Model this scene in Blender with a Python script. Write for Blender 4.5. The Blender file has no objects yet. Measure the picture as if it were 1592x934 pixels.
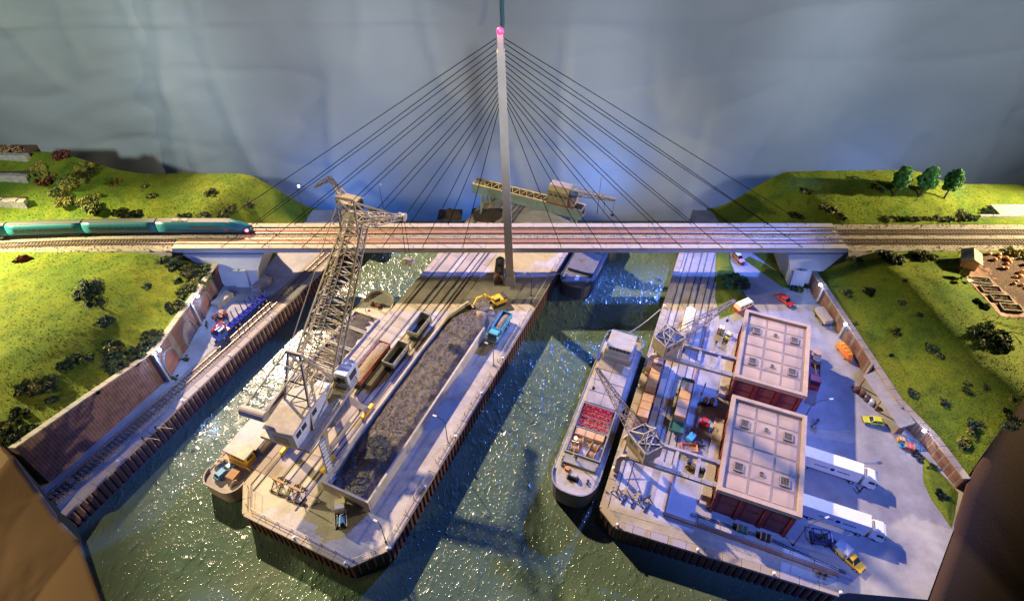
import bpy, math, random
from math import sin, cos, pi, radians, sqrt, atan2, hypot
from mathutils import Vector, Matrix, noise as mnoise

# ------------------------------------------------------------------ camera, light, exposure
S = bpy.context.scene
COL = S.collection
S.render.engine = 'CYCLES'
S.cycles.use_denoising = True
S.cycles.max_bounces = 6
S.cycles.sample_clamp_indirect = 4.0
S.view_settings.view_transform = 'Standard'
S.view_settings.look = 'None'
S.view_settings.exposure = 0.0
S.view_settings.gamma = 1.0

cam_d = bpy.data.cameras.new('camera')
cam = bpy.data.objects.new('camera', cam_d); COL.objects.link(cam)
cam.location = (0, -123.3, 104)
cam.rotation_euler = (radians(90 - 43.5), 0, 0)
cam_d.sensor_fit = 'HORIZONTAL'; cam_d.sensor_width = 36.0
cam_d.lens = 36.0 * 925.0 / 1592.0
cam_d.clip_start = 1.0; cam_d.clip_end = 2000
S.camera = cam

w = bpy.data.worlds.new('World'); S.world = w; w.use_nodes = True
w.node_tree.nodes['Background'].inputs[0].default_value = (0.30, 0.38, 0.62, 1)
w.node_tree.nodes['Background'].inputs[1].default_value = 0.05

def aim(o, tgt):
    o.rotation_euler = (Vector(tgt) - o.location).to_track_quat('-Z', 'Y').to_euler()

def spot(name, loc, tgt, power, color, angle, blend=.5, radius=2.0):
    d = bpy.data.lights.new(name, 'SPOT'); d.energy = power; d.color = color
    d.spot_size = radians(angle); d.spot_blend = blend; d.shadow_soft_size = radius
    o = bpy.data.objects.new(name, d); COL.objects.link(o); o.location = loc; aim(o, tgt)
    return o

def area(name, loc, tgt, power, color, sx, sy):
    d = bpy.data.lights.new(name, 'AREA'); d.energy = power; d.color = color
    d.shape = 'RECTANGLE'; d.size = sx; d.size_y = sy
    o = bpy.data.objects.new(name, d); COL.objects.link(o); o.location = loc; aim(o, tgt)
    return o

# warm show lamp on a stand behind the curtain: the main light, shadows fall to the right and towards the viewer
spot('key_lamp', (-213, 236, 260), (-5, -36, 0), 20500000, (1.0, .74, .49), 21.4, .35, 5.0)
# warm lamp at the left, over the left embankment
spot('left_lamp', (-170, -2, 42), (-106, -28, 8), 1650000, (1.0, .88, .46), 84, .8, 2.0)
# warm lamp at the right, over the garden
spot('right_lamp', (186, 0, 38), (106, -8, 9), 1500000, (1.0, .82, .46), 72, .6, 1.6)
# cold blue lamps: weak ones beside the viewer, a strong one to the right behind the curtain
spot('blue_lamp_right', (84, -146, 118), (54, -46, 0), 900000, (.11, .22, 1.0), 35, .7, 4)
spot('blue_lamp_left', (-30, -150, 112), (-72, -26, 2), 480000, (.09, .20, 1.0), 25, .7, 4)
spot('blue_lamp_back', (150, 150, 138), (6, -42, 0), 6200000, (.10, .22, 1.0), 28, .5, 5)
# unseen warm fill light added to brighten the cloth at the front left
spot('cloth_fill', (-185, -135, 90), (-95, -84, -12), 700000, (1.0, .76, .45), 44, .8, 3)
# row of unseen fill lights added beside the viewer to brighten the curtain evenly
for lx,tx,pw,cl in ((-125,-135,640000,(.80,.95,.90)),(-55,-70,580000,(.78,.86,.98)),(15,-5,480000,(.78,.86,.98)),(70,62,560000,(.78,.86,.98)),(125,130,640000,(.70,.82,1.0))):
    spot('curtain_fill',(lx,-128,116),(tx,62,36 if abs(tx)<100 else 26),pw*1.75,cl,34,.9,5)
for lx,ly,lz,pw in ((-60,40,-20,26000),(-12,39,-22,20000),(31,44,-12,24000),(75,39,-22,12000),(122,44,-10,7000)):
    spot('curtain_led',(lx,ly,lz),(lx,62,lz+6),pw,(.08,.27,1.0),165,1,3)

# ------------------------------------------------------------------ mesh helper
def V3(*a): return Vector(a)

class MB:
    def __init__(s): s.v = []; s.f = []
    def add(s, vs, fs):
        n = len(s.v); s.v += [tuple(p) for p in vs]; s.f += [tuple(i + n for i in q) for q in fs]; return s
    def bb(s, x0, x1, y0, y1, z0, z1):
        return s.add([(x0,y0,z0),(x1,y0,z0),(x1,y1,z0),(x0,y1,z0),(x0,y0,z1),(x1,y0,z1),(x1,y1,z1),(x0,y1,z1)],
                     [(3,2,1,0),(4,5,6,7),(0,1,5,4),(1,2,6,5),(2,3,7,6),(3,0,4,7)])
    def box(s, c, d, rz=0.0, rx=0.0, ry=0.0):
        m = Matrix.Translation(c) @ Matrix.Rotation(rz,4,'Z') @ Matrix.Rotation(ry,4,'Y') @ Matrix.Rotation(rx,4,'X')
        x,y,z = d[0]/2,d[1]/2,d[2]/2
        vs = [m @ Vector(p) for p in [(-x,-y,-z),(x,-y,-z),(x,y,-z),(-x,y,-z),(-x,-y,z),(x,-y,z),(x,y,z),(-x,y,z)]]
        return s.add(vs, [(3,2,1,0),(4,5,6,7),(0,1,5,4),(1,2,6,5),(2,3,7,6),(3,0,4,7)])
    def bev(s, x0, x1, y0, y1, z0, z1, b=.08):   # box with chamfered top and upright edges
        def ring(i, z): return [(x0+i,y0+i*0+b-i*0,z),(x0+b,y0+i,z),(x1-b,y0+i,z),(x1-i,y0+b,z),(x1-i,y1-b,z),(x1-b,y1-i,z),(x0+b,y1-i,z),(x0+i,y1-b,z)]
        vs = ring(0,z0)+ring(0,z1-b)+ring(b*.8,z1)
        fs = [tuple(range(7,-1,-1)), tuple(range(16,24))]
        for k in (0,8): fs += [(k+i,k+(i+1)%8,k+8+(i+1)%8,k+8+i) for i in range(8)]
        return s.add(vs, fs)
    def cyl(s, p, q, r, r2=None, n=8, caps=True):
        p=Vector(p); q=Vector(q); r2 = r if r2 is None else r2
        d=(q-p); 
        if d.length<1e-6: return s
        d.normalize(); a = d.orthogonal() if abs(d.z)<.9 else Vector((1,0,0)).cross(d)
        if abs(d.z)<.9: a = Vector((0,0,1)).cross(d)
        a.normalize(); b=d.cross(a); k=pi/n
        A=[p+r*(cos(2*pi*i/n+k)*a+sin(2*pi*i/n+k)*b) for i in range(n)]
        B=[q+r2*(cos(2*pi*i/n+k)*a+sin(2*pi*i/n+k)*b) for i in range(n)]
        fs=[(i,(i+1)%n,n+(i+1)%n,n+i) for i in range(n)]
        if caps: fs += [tuple(range(n-1,-1,-1)), tuple(range(n,2*n))]
        return s.add(A+B, fs)
    def tube(s, pts, r, n=6):
        for a,b in zip(pts[:-1],pts[1:]): s.cyl(a,b,r,n=n)
        return s
    def prism(s, poly, z0, z1):
        n=len(poly); vs=[(x,y,z0) for x,y in poly]+[(x,y,z1) for x,y in poly]
        return s.add(vs, [tuple(range(n-1,-1,-1)), tuple(range(n,2*n))]+[(i,(i+1)%n,n+(i+1)%n,n+i) for i in range(n)])
    def extr(s, prof, x0, x1, inset=None):   # side profile of (y,z) points, swept along x; inset = per-point narrowing
        n=len(prof); ins=inset or [0]*n
        vs=[(x0+ins[i],y,z) for i,(y,z) in enumerate(prof)]+[(x1-ins[i],y,z) for i,(y,z) in enumerate(prof)]
        return s.add(vs, [tuple(range(n)), tuple(range(2*n-1,n-1,-1))]+[((i+1)%n,i,n+i,n+(i+1)%n) for i in range(n)])
    def lathe(s, prof, c=(0,0,0), n=12, axis='Z'):
        m=len(prof); vs=[]
        for r,z in prof:
            for i in range(n):
                a=2*pi*i/n
                p=(r*cos(a),r*sin(a),z)
                if axis=='X': p=(z,r*cos(a),r*sin(a))
                elif axis=='Y': p=(r*sin(a),z,r*cos(a))
                vs.append((p[0]+c[0],p[1]+c[1],p[2]+c[2]))
        fs=[(j*n+i,j*n+(i+1)%n,(j+1)*n+(i+1)%n,(j+1)*n+i) for j in range(m-1) for i in range(n)]
        fs += [tuple(range(n-1,-1,-1)), tuple(range((m-1)*n,m*n))]
        return s.add(vs,fs)
    def ball(s, c, r, sq=(1,1,1), n=8, m=5, jit=0, rng=random):
        pr=[]
        vs=[]
        for j in range(m+1):
            t=pi*j/m
            for i in range(n):
                a=2*pi*i/n; k=1+jit*(rng.random()-.5)
                vs.append((c[0]+r*k*sq[0]*sin(t)*cos(a),c[1]+r*k*sq[1]*sin(t)*sin(a),c[2]-r*k*sq[2]*cos(t)))
        return s.add(vs,[(j*n+i,j*n+(i+1)%n,(j+1)*n+(i+1)%n,(j+1)*n+i) for j in range(m) for i in range(n)])
    def grid(s, fn, nu, nv):
        vs=[fn(i/nu,j/nv) for j in range(nv+1) for i in range(nu+1)]
        w_=nu+1
        return s.add(vs,[(j*w_+i,j*w_+i+1,(j+1)*w_+i+1,(j+1)*w_+i) for j in range(nv) for i in range(nu)])
    def truss(s, p, q, w0, h0, w1, h1, bays, rc, rb, up=(0,0,1), cross=True):
        p=Vector(p); q=Vector(q); d=(q-p).normalized(); x=d.cross(Vector(up)).normalized(); z=x.cross(d)
        def st(t):
            o=p.lerp(q,t); a=(w0+(w1-w0)*t)/2; b=(h0+(h1-h0)*t)/2
            return [o-a*x-b*z,o+a*x-b*z,o+a*x+b*z,o-a*x+b*z]
        for k in range(4): s.cyl(st(0)[k],st(1)[k],rc,n=4)
        for i in range(bays+1):
            c=st(i/bays)
            for k in range(4): s.cyl(c[k],c[(k+1)%4],rb,n=4)
            if i<bays:
                e=st((i+1)/bays)
                for k in range(4):
                    if (i+k)%2: s.cyl(c[k],e[(k+1)%4],rb,n=4)
                    else: s.cyl(c[(k+1)%4],e[k],rb,n=4)
        return s
    def build(s, name, mat, parent=None, smooth=False):
        me=bpy.data.meshes.new(name); me.from_pydata(s.v,[],s.f); me.update()
        if smooth:
            for p in me.polygons: p.use_smooth=True
        if isinstance(mat,str): mat=M[mat]
        me.materials.append(mat)
        o=bpy.data.objects.new(name,me); COL.objects.link(o)
        if parent is not None: o.parent=parent
        return o

def tag(o,label=None,cat=None,group=None,kind=None):
    if label: o['label']=label
    if cat: o['category']=cat
    if group: o['group']=group
    if kind: o['kind']=kind
    return o
def thing(name,label,cat,loc=(0,0,0),heading=0.0,group=None):
    o=bpy.data.objects.new(name,None); COL.objects.link(o); o.empty_display_size=.5
    o.location=loc; o.rotation_euler=(0,0,-radians(heading)); return tag(o,label,cat,group)
def put(o,loc,heading=0.0):
    o.location=loc; o.rotation_euler=(0,0,-radians(heading)); return o
def copy_tree(o,parent=None):
    c=o.copy(); COL.objects.link(c); c.parent=parent
    for ch in list(o.children): copy_tree(ch,c)
    return c
def copy_thing(o,label,loc,heading=0.0,group=None):
    c=copy_tree(o); put(c,loc,heading); c['label']=label
    if group: c['group']=group
    return c
def inst(name,me,parent,loc,rz=0.0,scale=None):     # one more piece that shares its mesh
    o=bpy.data.objects.new(name,me); COL.objects.link(o); o.parent=parent; o.location=loc; o.rotation_euler=(0,0,rz)
    if scale: o.scale=scale
    return o
def mesh_of(mb,name,mat):
    me=bpy.data.meshes.new(name); me.from_pydata(mb.v,[],mb.f); me.update(); me.materials.append(M[mat] if isinstance(mat,str) else mat); return me
def struct(mb,name,mat,smooth=False,parent=None):
    o=mb.build(name,mat,parent,smooth); o['kind']='structure'; return o

# quay frames: v across (to the right), u along the quay (away from the viewer)
HC,HR=24.1,21.9
def frame(ox,oy,deg):
    a=radians(deg); U=(sin(a),cos(a)); W=(cos(a),-sin(a))
    return lambda v,u,z=0.0: (ox+U[0]*u+W[0]*v, oy+U[1]*u+W[1]*v, z)
CW=frame(-21.8,-77.3,HC)
RW=frame(16.6,-69.7,HR)
rnd=random.Random(7)
def fbm(x,y,s=1.0,o=3):
    t=0;a=1
    for k in range(o):
        t+=a*mnoise.noise(Vector((x*s,y*s,k*7.3))); s*=2.1; a*=.5
    return t

# ------------------------------------------------------------------ materials
M={}
def srgb(h):
    h=h.lstrip('#'); c=[int(h[i:i+2],16)/255 for i in (0,2,4)]
    return tuple(x/12.92 if x<=.04045 else ((x+.055)/1.055)**2.4 for x in c)
def mat(name,col,rough=.6,metal=0.0,var=.18,scale=1.5,bump=0.0,bscale=8.0,col2=None,spec=.5,emit=None,estr=0.0,dirt=0.0,alpha=1.0):
    m=bpy.data.materials.new(name); m.use_nodes=True; nt=m.node_tree; N=nt.nodes; L=nt.links
    b=N['Principled BSDF']; 
    if isinstance(col,str): col=srgb(col)
    if isinstance(col2,str): col2=srgb(col2)
    b.inputs['Roughness'].default_value=rough; b.inputs['Metallic'].default_value=metal
    b.inputs['Specular IOR Level'].default_value=spec
    tc=N.new('ShaderNodeTexCoord')
    n1=N.new('ShaderNodeTexNoise'); n1.inputs['Scale'].default_value=scale; n1.inputs['Detail'].default_value=5; n1.inputs['Roughness'].default_value=.62
    L.new(tc.outputs['Object'],n1.inputs['Vector'])
    r=N.new('ShaderNodeValToRGB'); r.color_ramp.elements[0].position=.3; r.color_ramp.elements[1].position=.72
    c2=col2 or tuple(min(1,x*(1+var)) for x in col); c1=tuple(x*(1-var) for x in col) if col2 is None else col
    r.color_ramp.elements[0].color=(*c1,1); r.color_ramp.elements[1].color=(*c2,1)
    L.new(n1.outputs['Fac'],r.inputs['Fac']); out=r.outputs['Color']
    if dirt>0:
        n3=N.new('ShaderNodeTexNoise'); n3.inputs['Scale'].default_value=scale*.23; n3.inputs['Detail'].default_value=7; n3.inputs['Roughness'].default_value=.7
        L.new(tc.outputs['Object'],n3.inputs['Vector'])
        r3=N.new('ShaderNodeValToRGB'); r3.color_ramp.elements[0].position=.46; r3.color_ramp.elements[1].position=.66
        r3.color_ramp.elements[0].color=(0,0,0,1); r3.color_ramp.elements[1].color=(dirt,dirt,dirt,1)
        L.new(n3.outputs['Fac'],r3.inputs['Fac'])
        mx=N.new('ShaderNodeMix'); mx.data_type='RGBA'; mx.inputs['B'].default_value=(*[x*.42 for x in col],1)
        L.new(r3.outputs['Color'],mx.inputs['Factor']); L.new(out,mx.inputs['A']); out=mx.outputs['Result']
    L.new(out,b.inputs['Base Color'])
    if bump>0:
        n2=N.new('ShaderNodeTexNoise'); n2.inputs['Scale'].default_value=bscale; n2.inputs['Detail'].default_value=4
        L.new(tc.outputs['Object'],n2.inputs['Vector'])
        bp=N.new('ShaderNodeBump'); bp.inputs['Strength'].default_value=bump; bp.inputs['Distance'].default_value=.3
        L.new(n2.outputs['Fac'],bp.inputs['Height']); L.new(bp.outputs['Normal'],b.inputs['Normal'])
    if emit:
        b.inputs['Emission Color'].default_value=(*(srgb(emit) if isinstance(emit,str) else emit),1); b.inputs['Emission Strength'].default_value=estr
    M[name]=m; return m

mat('concrete',(.42,.385,.345),.85,var=.12,scale=.5,bump=.15,bscale=3,dirt=.55)
mat('concrete_dark',(.30,.28,.26),.88,var=.15,scale=.6,bump=.2,bscale=3,dirt=.6)
mat('coping',(.35,.30,.25),.85,var=.1,scale=.8,bump=.1,dirt=.5)
mat('asphalt',(.33,.32,.32),.9,var=.16,scale=.3,bump=.12,bscale=5,dirt=.62)
mat('white_concrete',(.52,.52,.51),.7,var=.06,scale=.4,bump=.06,dirt=.25)
mat('sheet_pile',(.105,.042,.030),.75,var=.35,scale=1.2,bump=.25,bscale=5,dirt=.6)
mat('rust',(.13,.055,.03),.8,var=.35,scale=2,bump=.2)
mat('steel',(.20,.19,.18),.4,.8,var=.2)
mat('rail_steel',(.24,.17,.13),.42,.7,var=.2)
mat('groove',(.05,.042,.038),.5,.5,var=.3)
mat('dark',(.022,.022,.024),.55,var=.2)
mat('rubber',(.018,.018,.018),.8,var=.2)
mat('glass',(.03,.04,.05),.08,var=.1)
mat('crane_grey',(.345,.295,.235),.6,var=.14,scale=1.2,dirt=.5)
mat('crane_blue',(.50,.52,.58),.55,var=.1,scale=.8,dirt=.35)
mat('crane_brown',(.24,.19,.145),.65,var=.18,scale=1.2,dirt=.45)
mat('crane_ochre',(.24,.20,.11),.65,var=.16,scale=1,dirt=.5)
mat('crane_teal',(.15,.22,.21),.65,var=.15,scale=1,dirt=.5)
mat('white_paint',(.72,.72,.71),.45,var=.05,dirt=.12)
mat('silver',(.55,.56,.58),.4,.3,var=.06)
mat('red',(.50,.035,.035),.4,var=.12)
mat('dark_red',(.20,.028,.030),.6,var=.2,scale=1,dirt=.3)
mat('wagon_red',(.24,.062,.045),.65,var=.2,dirt=.5)
mat('blue',(.035,.10,.42),.4,var=.12)
mat('sky_blue',(.06,.30,.52),.4,var=.12,dirt=.2)
mat('deep_blue',(.012,.020,.20),.85,var=.15,spec=.15)
mat('yellow',(.78,.45,.03),.45,var=.1,dirt=.2)
mat('lime',(.62,.62,.05),.5,var=.1)
mat('orange',(.78,.20,.03),.5,var=.12)
mat('green',(.03,.14,.09),.55,var=.15,dirt=.3)
mat('cream',(.66,.58,.38),.5,var=.08,dirt=.2)
mat('grey_wagon',(.24,.24,.23),.6,var=.12,dirt=.5)
mat('wood',(.34,.20,.095),.75,var=.25,scale=3,bump=.2,bscale=14)
mat('crate',(.55,.33,.16),.75,var=.15,scale=3,dirt=.2)
mat('timber',(.36,.31,.25),.8,var=.25,scale=4,bump=.3,bscale=12)
mat('roof_beige',(.40,.28,.17),.8,var=.12,scale=.9,bump=.08,dirt=.4)
mat('roof_joint',(.25,.185,.13),.85,var=.08)
mat('vent_grey',(.07,.06,.05),.7,var=.15)
mat('brown_slat',(.30,.13,.07),.75,var=.2,bump=.1,dirt=.2)
mat('coal',(.088,.069,.055),.5,var=.28,scale=5,bump=.8,bscale=8.0)
mat('ore',(.036,.024,.018),.75,var=.35,scale=2.5,bump=.9,bscale=4)
mat('gravel',(.27,.20,.145),.85,var=.3,scale=4,bump=.8,bscale=6)
mat('ballast',(.28,.235,.185),.95,var=.35,scale=5,bump=1.0,bscale=5)
mat('sleeper',(.15,.105,.08),.85,var=.25)
mat('soil',(.11,.055,.035),.95,var=.4,scale=3,bump=.8,bscale=4)
mat('stone',(.32,.29,.255),.9,var=.25,scale=1.2,bump=.6,bscale=2.5)
mat('stone_dark',(.19,.18,.17),.9,var=.2,bump=.3)
mat('bark',(.055,.038,.028),.9,var=.3,scale=4,bump=.4)
mat('leaf_dark',(.030,.052,.018),.8,var=.4,scale=3)
mat('leaf_mid',(.085,.125,.028),.8,var=.4,scale=3)
mat('leaf_olive',(.19,.185,.032),.85,var=.4,scale=3)
mat('leaf_tree',(.035,.20,.035),.7,var=.35,scale=3)
mat('leaf_red',(.20,.05,.04),.8,var=.3,scale=3)
mat('leaf_yellow',(.30,.24,.03),.85,var=.35,scale=3)
mat('cable',(.006,.006,.009),.95,var=.1,spec=.05)
mat('mooring',(.50,.45,.38),.8,var=.1)
mat('pumpkin',(.62,.26,.10),.6,var=.3,scale=1)
mat('hull_grey',(.20,.195,.185),.6,var=.12,scale=.6,dirt=.5)
mat('hull_dark',(.055,.055,.058),.6,var=.2,dirt=.4)
mat('hull_blue',(.09,.17,.24),.5,var=.1,dirt=.3)
mat('deck_grey',(.36,.335,.30),.75,var=.1,scale=.7,dirt=.4)
mat('skin',(.55,.33,.24),.6,var=.05)
mat('pylon',(.52,.46,.40),.7,var=.07,scale=.3,bump=.05,dirt=.2)
mat('track_slab',(.22,.10,.062),.8,var=.15,scale=1,dirt=.3)
mat('white_light',(.9,.9,.9),.4,emit=(.75,.85,1.0),estr=40)
mat('warm_light',(.9,.9,.9),.4,emit=(1.0,.80,.42),estr=40)
mat('pink_light',(.5,.05,.08),.4,emit=(1.0,.03,.16),estr=2.4)
mat('tail_light',(.9,.1,.15),.4,emit=(1.0,.05,.14),estr=16)
mat('train_teal',(.008,.125,.165),.35,var=.08)
mat('train_roof',(.06,.063,.062),.6,var=.1)

def nodes(name,rough=.9):
    m=bpy.data.materials.new(name); m.use_nodes=True; M[name]=m
    nt=m.node_tree; b=nt.nodes['Principled BSDF']; b.inputs['Roughness'].default_value=rough
    return m,nt.nodes,nt.links,b
def ramp(N,stops):
    r=N.new('ShaderNodeValToRGB'); e=r.color_ramp.elements
    while len(e)<len(stops): e.new(.5)
    for k,(p,c) in enumerate(stops): e[k].position=p; e[k].color=(*c,1)
    return r
def noise_n(N,L,src,scale,detail=5,rough=.6):
    n=N.new('ShaderNodeTexNoise'); n.inputs['Scale'].default_value=scale; n.inputs['Detail'].default_value=detail; n.inputs['Roughness'].default_value=rough
    L.new(src,n.inputs['Vector']); return n
def mixc(N,L,f,a,b,mode='MIX'):
    m=N.new('ShaderNodeMix'); m.data_type='RGBA'; m.blend_type=mode
    for s,k in ((f,'Factor'),(a,'A'),(b,'B')):
        if hasattr(s,'is_output'): L.new(s,m.inputs[k])
        else: m.inputs[k].default_value=s if k=='Factor' else (*s,1)
    return m.outputs['Result']

# static grass
def grass(name,a,b,c):
    m,N,L,B=nodes(name,.95); tc=N.new('ShaderNodeTexCoord').outputs['Object']
    n1=noise_n(N,L,tc,.10,6,.65); n2=noise_n(N,L,tc,2.6,4,.7); n3=noise_n(N,L,tc,.35,5,.6)
    r1=ramp(N,[(.35,a),(.60,b)]); L.new(n1.outputs['Fac'],r1.inputs['Fac'])
    r3=ramp(N,[(.52,(0,0,0)),(.70,(.8,.8,.8))]); L.new(n3.outputs['Fac'],r3.inputs['Fac'])
    c1=mixc(N,L,r3.outputs['Color'],r1.outputs['Color'],c)
    r2=ramp(N,[(.3,(.62,.62,.58)),(.7,(1.32,1.28,1.12))]); L.new(n2.outputs['Fac'],r2.inputs['Fac'])
    c2=mixc(N,L,1.0,c1,r2.outputs['Color'],'MULTIPLY'); L.new(c2,B.inputs['Base Color'])
    bp=N.new('ShaderNodeBump'); bp.inputs['Strength'].default_value=.6; bp.inputs['Distance'].default_value=.22
    n4=noise_n(N,L,tc,3.2,5,.75); L.new(n4.outputs['Fac'],bp.inputs['Height']); L.new(bp.outputs['Normal'],B.inputs['Normal'])
    B.inputs['Specular IOR Level'].default_value=.15
grass('grass',(.080,.140,.014),(.160,.195,.019),(.055,.098,.014))

# brick with stone colour changes
def brick(name,c1,c2,mo,ax):
    m,N,L,B=nodes(name,.9); tc=N.new('ShaderNodeTexCoord').outputs['Object']
    mp=N.new('ShaderNodeMapping'); L.new(tc,mp.inputs['Vector']); mp.inputs['Rotation'].default_value=ax
    bt=N.new('ShaderNodeTexBrick'); L.new(mp.outputs['Vector'],bt.inputs['Vector'])
    bt.inputs['Scale'].default_value=1.0; bt.inputs['Brick Width'].default_value=.62; bt.inputs['Row Height'].default_value=.26; bt.inputs['Mortar Size'].default_value=.03
    bt.inputs['Color1'].default_value=(*c1,1); bt.inputs['Color2'].default_value=(*c2,1); bt.inputs['Mortar'].default_value=(*mo,1)
    n=noise_n(N,L,tc,.5,6); r=ramp(N,[(.3,(.6,.6,.6)),(.7,(1.25,1.2,1.15))]); L.new(n.outputs['Fac'],r.inputs['Fac'])
    L.new(mixc(N,L,1.0,bt.outputs['Color'],r.outputs['Color'],'MULTIPLY'),B.inputs['Base Color'])
    bp=N.new('ShaderNodeBump'); bp.inputs['Strength'].default_value=.5; bp.inputs['Distance'].default_value=.12; bp.invert=True
    L.new(bt.outputs['Fac'],bp.inputs['Height']); L.new(bp.outputs['Normal'],B.inputs['Normal'])
brick('brick_wall',(.20,.095,.065),(.14,.062,.045),(.20,.165,.14),(radians(90),0,radians(90)))
brick('brick_panel',(.30,.13,.10),(.24,.10,.08),(.28,.22,.19),(radians(90),0,radians(90)))

# painted and varnished model water
m,N,L,B=nodes('water',.19)
tc=N.new('ShaderNodeTexCoord').outputs['Object']
n1=noise_n(N,L,tc,.035,6,.6); n2=noise_n(N,L,tc,.06,4,.6)
r1=ramp(N,[(.34,(.054,.096,.070)),(.66,(.104,.146,.094))]); L.new(n1.outputs['Fac'],r1.inputs['Fac'])
r2=ramp(N,[(.60,(0,0,0)),(.76,(.55,.55,.55))]); L.new(n2.outputs['Fac'],r2.inputs['Fac'])
L.new(mixc(N,L,r2.outputs['Color'],r1.outputs['Color'],(.115,.085,.045)),B.inputs['Base Color'])
B.inputs['Specular IOR Level'].default_value=.42
mp=N.new('ShaderNodeMapping'); mp.inputs['Scale'].default_value=(1,.66,1); mp.inputs['Rotation'].default_value=(0,0,radians(-30)); L.new(tc,mp.inputs['Vector'])
def crest(scale,lo,hi,amp,detail=2):
    h=noise_n(N,L,mp.outputs['Vector'],scale,detail,.5); k=N.new('ShaderNodeMapRange'); k.interpolation_type='SMOOTHSTEP'
    k.inputs['From Min'].default_value=lo; k.inputs['From Max'].default_value=hi; k.inputs['To Max'].default_value=amp; L.new(h.outputs['Fac'],k.inputs['Value']); return k.outputs['Result']
def addn(a,b):
    m_=N.new('ShaderNodeMath'); m_.operation='ADD'; L.new(a,m_.inputs[0]); L.new(b,m_.inputs[1]); return m_.outputs[0]
hh=addn(addn(crest(.55,.47,.78,.145),crest(1.9,.53,.75,.07)),crest(.16,.3,.7,.12))
bp=N.new('ShaderNodeBump'); bp.inputs['Strength'].default_value=1.0; bp.inputs['Distance'].default_value=1.0
L.new(hh,bp.inputs['Height']); L.new(bp.outputs['Normal'],B.inputs['Normal'])

# woven cloth
def cloth(name,a,b,rough=.95):
    m,N,L,B=nodes(name,rough); tc=N.new('ShaderNodeTexCoord').outputs['Object']
    n1=noise_n(N,L,tc,.03,4,.55); r=ramp(N,[(.35,a),(.7,b)]); L.new(n1.outputs['Fac'],r.inputs['Fac'])
    L.new(r.outputs['Color'],B.inputs['Base Color'])
    n2=noise_n(N,L,tc,1.6,3,.6); bp=N.new('ShaderNodeBump'); bp.inputs['Strength'].default_value=.12; bp.inputs['Distance'].default_value=.4
    L.new(n2.outputs['Fac'],bp.inputs['Height']); L.new(bp.outputs['Normal'],B.inputs['Normal'])
    B.inputs['Specular IOR Level'].default_value=.1
cloth('curtain',(.29,.315,.33),(.33,.35,.365))
cloth('brown_cloth',(.20,.135,.075),(.24,.165,.095))
cloth('brown_board',(.060,.036,.026),(.075,.046,.033))
# ------------------------------------------------------------------ the setting
WZ=-4.8
# water, one varnished sheet
struct(MB().add([(-84,-69,WZ),(-58,-101,WZ),(60,-101,WZ),(80,-72,WZ),(80,27,WZ),(-60,27,WZ)],[(0,1,2,3,4,5)]),'water','water')
# board the model stands on
struct(MB().bb(-70,70,-78,29,-9,-6.5),'baseboard_ground','concrete_dark')

def offset_edge(pts,d):
    out=[]
    n=len(pts)
    for i,p in enumerate(pts):
        a=Vector(pts[max(0,i-1)]); b=Vector(pts[min(n-1,i+1)]); t=(b-a).normalized(); out.append((p[0]-t.y*d,p[1]+t.x*d))
    return out
pile_me=mesh_of(MB().add([(-.5,0,-4.6),(-.28,-.34,-4.6),(.28,-.34,-4.6),(.5,0,-4.6),(-.5,0,0),(-.28,-.34,0),(.28,-.34,0),(.5,0,0)],
    [(0,1,5,4),(1,2,6,5),(2,3,7,6),(4,5,6,7),(3,2,1,0)]),'sheet_pile','sheet_pile')
slab_me={}
def coping_slab(l):
    k=round(l,2)
    if k not in slab_me: slab_me[k]=mesh_of(MB().bev(-k/2+.03,k/2-.03,-.42,1.05,-.35,.16,.05),'coping_slab','coping')
    return slab_me[k]
def quay(name,poly,edge,mat_):
    """poly: outline; edge: the seaward polyline (walked with the water on its right)"""
    q=struct(MB().prism(poly,-6,0),name,mat_)
    for a,b in zip(edge[:-1],edge[1:]):
        a=Vector(a); b=Vector(b); d=b-a; l=d.length; d.normalize(); rz=atan2(d.y,d.x); out=Vector((d.y,-d.x))
        n=int(l/1.25)
        for i in range(n):
            p=a+d*(l*(i+.5)/n)+out*.02; inst('sheet_pile',pile_me,q,(p.x,p.y,-.36),rz)
        m_=max(1,round(l/3.2)); s=coping_slab(l/m_)
        for i in range(m_):
            p=a+d*(l*(i+.5)/m_); inst('coping_slab',s,q,(p.x,p.y,rnd.uniform(-.01,.02)),rz)
    return q
# centre pier
ce=[CW(-31.8,112)[:2],CW(-31.8,-.6)[:2],CW(-27.7,-5.3)[:2],CW(-4.5,-5.3)[:2],CW(0,0)[:2],CW(0,104)[:2]]
quay('pier_pavement',[p for p in ce],ce,'concrete')
# left quay
le=[(-82.4,-71),(-38.3,26)]
quay('left_quay_pavement',[(-82.4,-71),(-38.3,26),(-100,26),(-100,-58)],[le[0],le[1]],'asphalt')
# right quay
re_=[RW(0,103)[:2],RW(0,0)[:2],RW(3.3,-2.4)[:2],RW(41,0)[:2]]
re2=[RW(41,0)[:2],RW(42.5,.9)[:2],(69.0,-85.8),(79.4,-74.2)]
quay('right_quay_pavement',re_+re2[1:]+[(90,-64),(95,26)],re_,'asphalt')
struct(MB().add([(*re2[0],.02),(*re2[1],.02),(*re2[2],.02),(*re2[2],-6),(*re2[1],-6),(*re2[0],-6)],[(0,5,4,1),(1,4,3,2)]),'quay_end_wall','sheet_pile')
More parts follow.
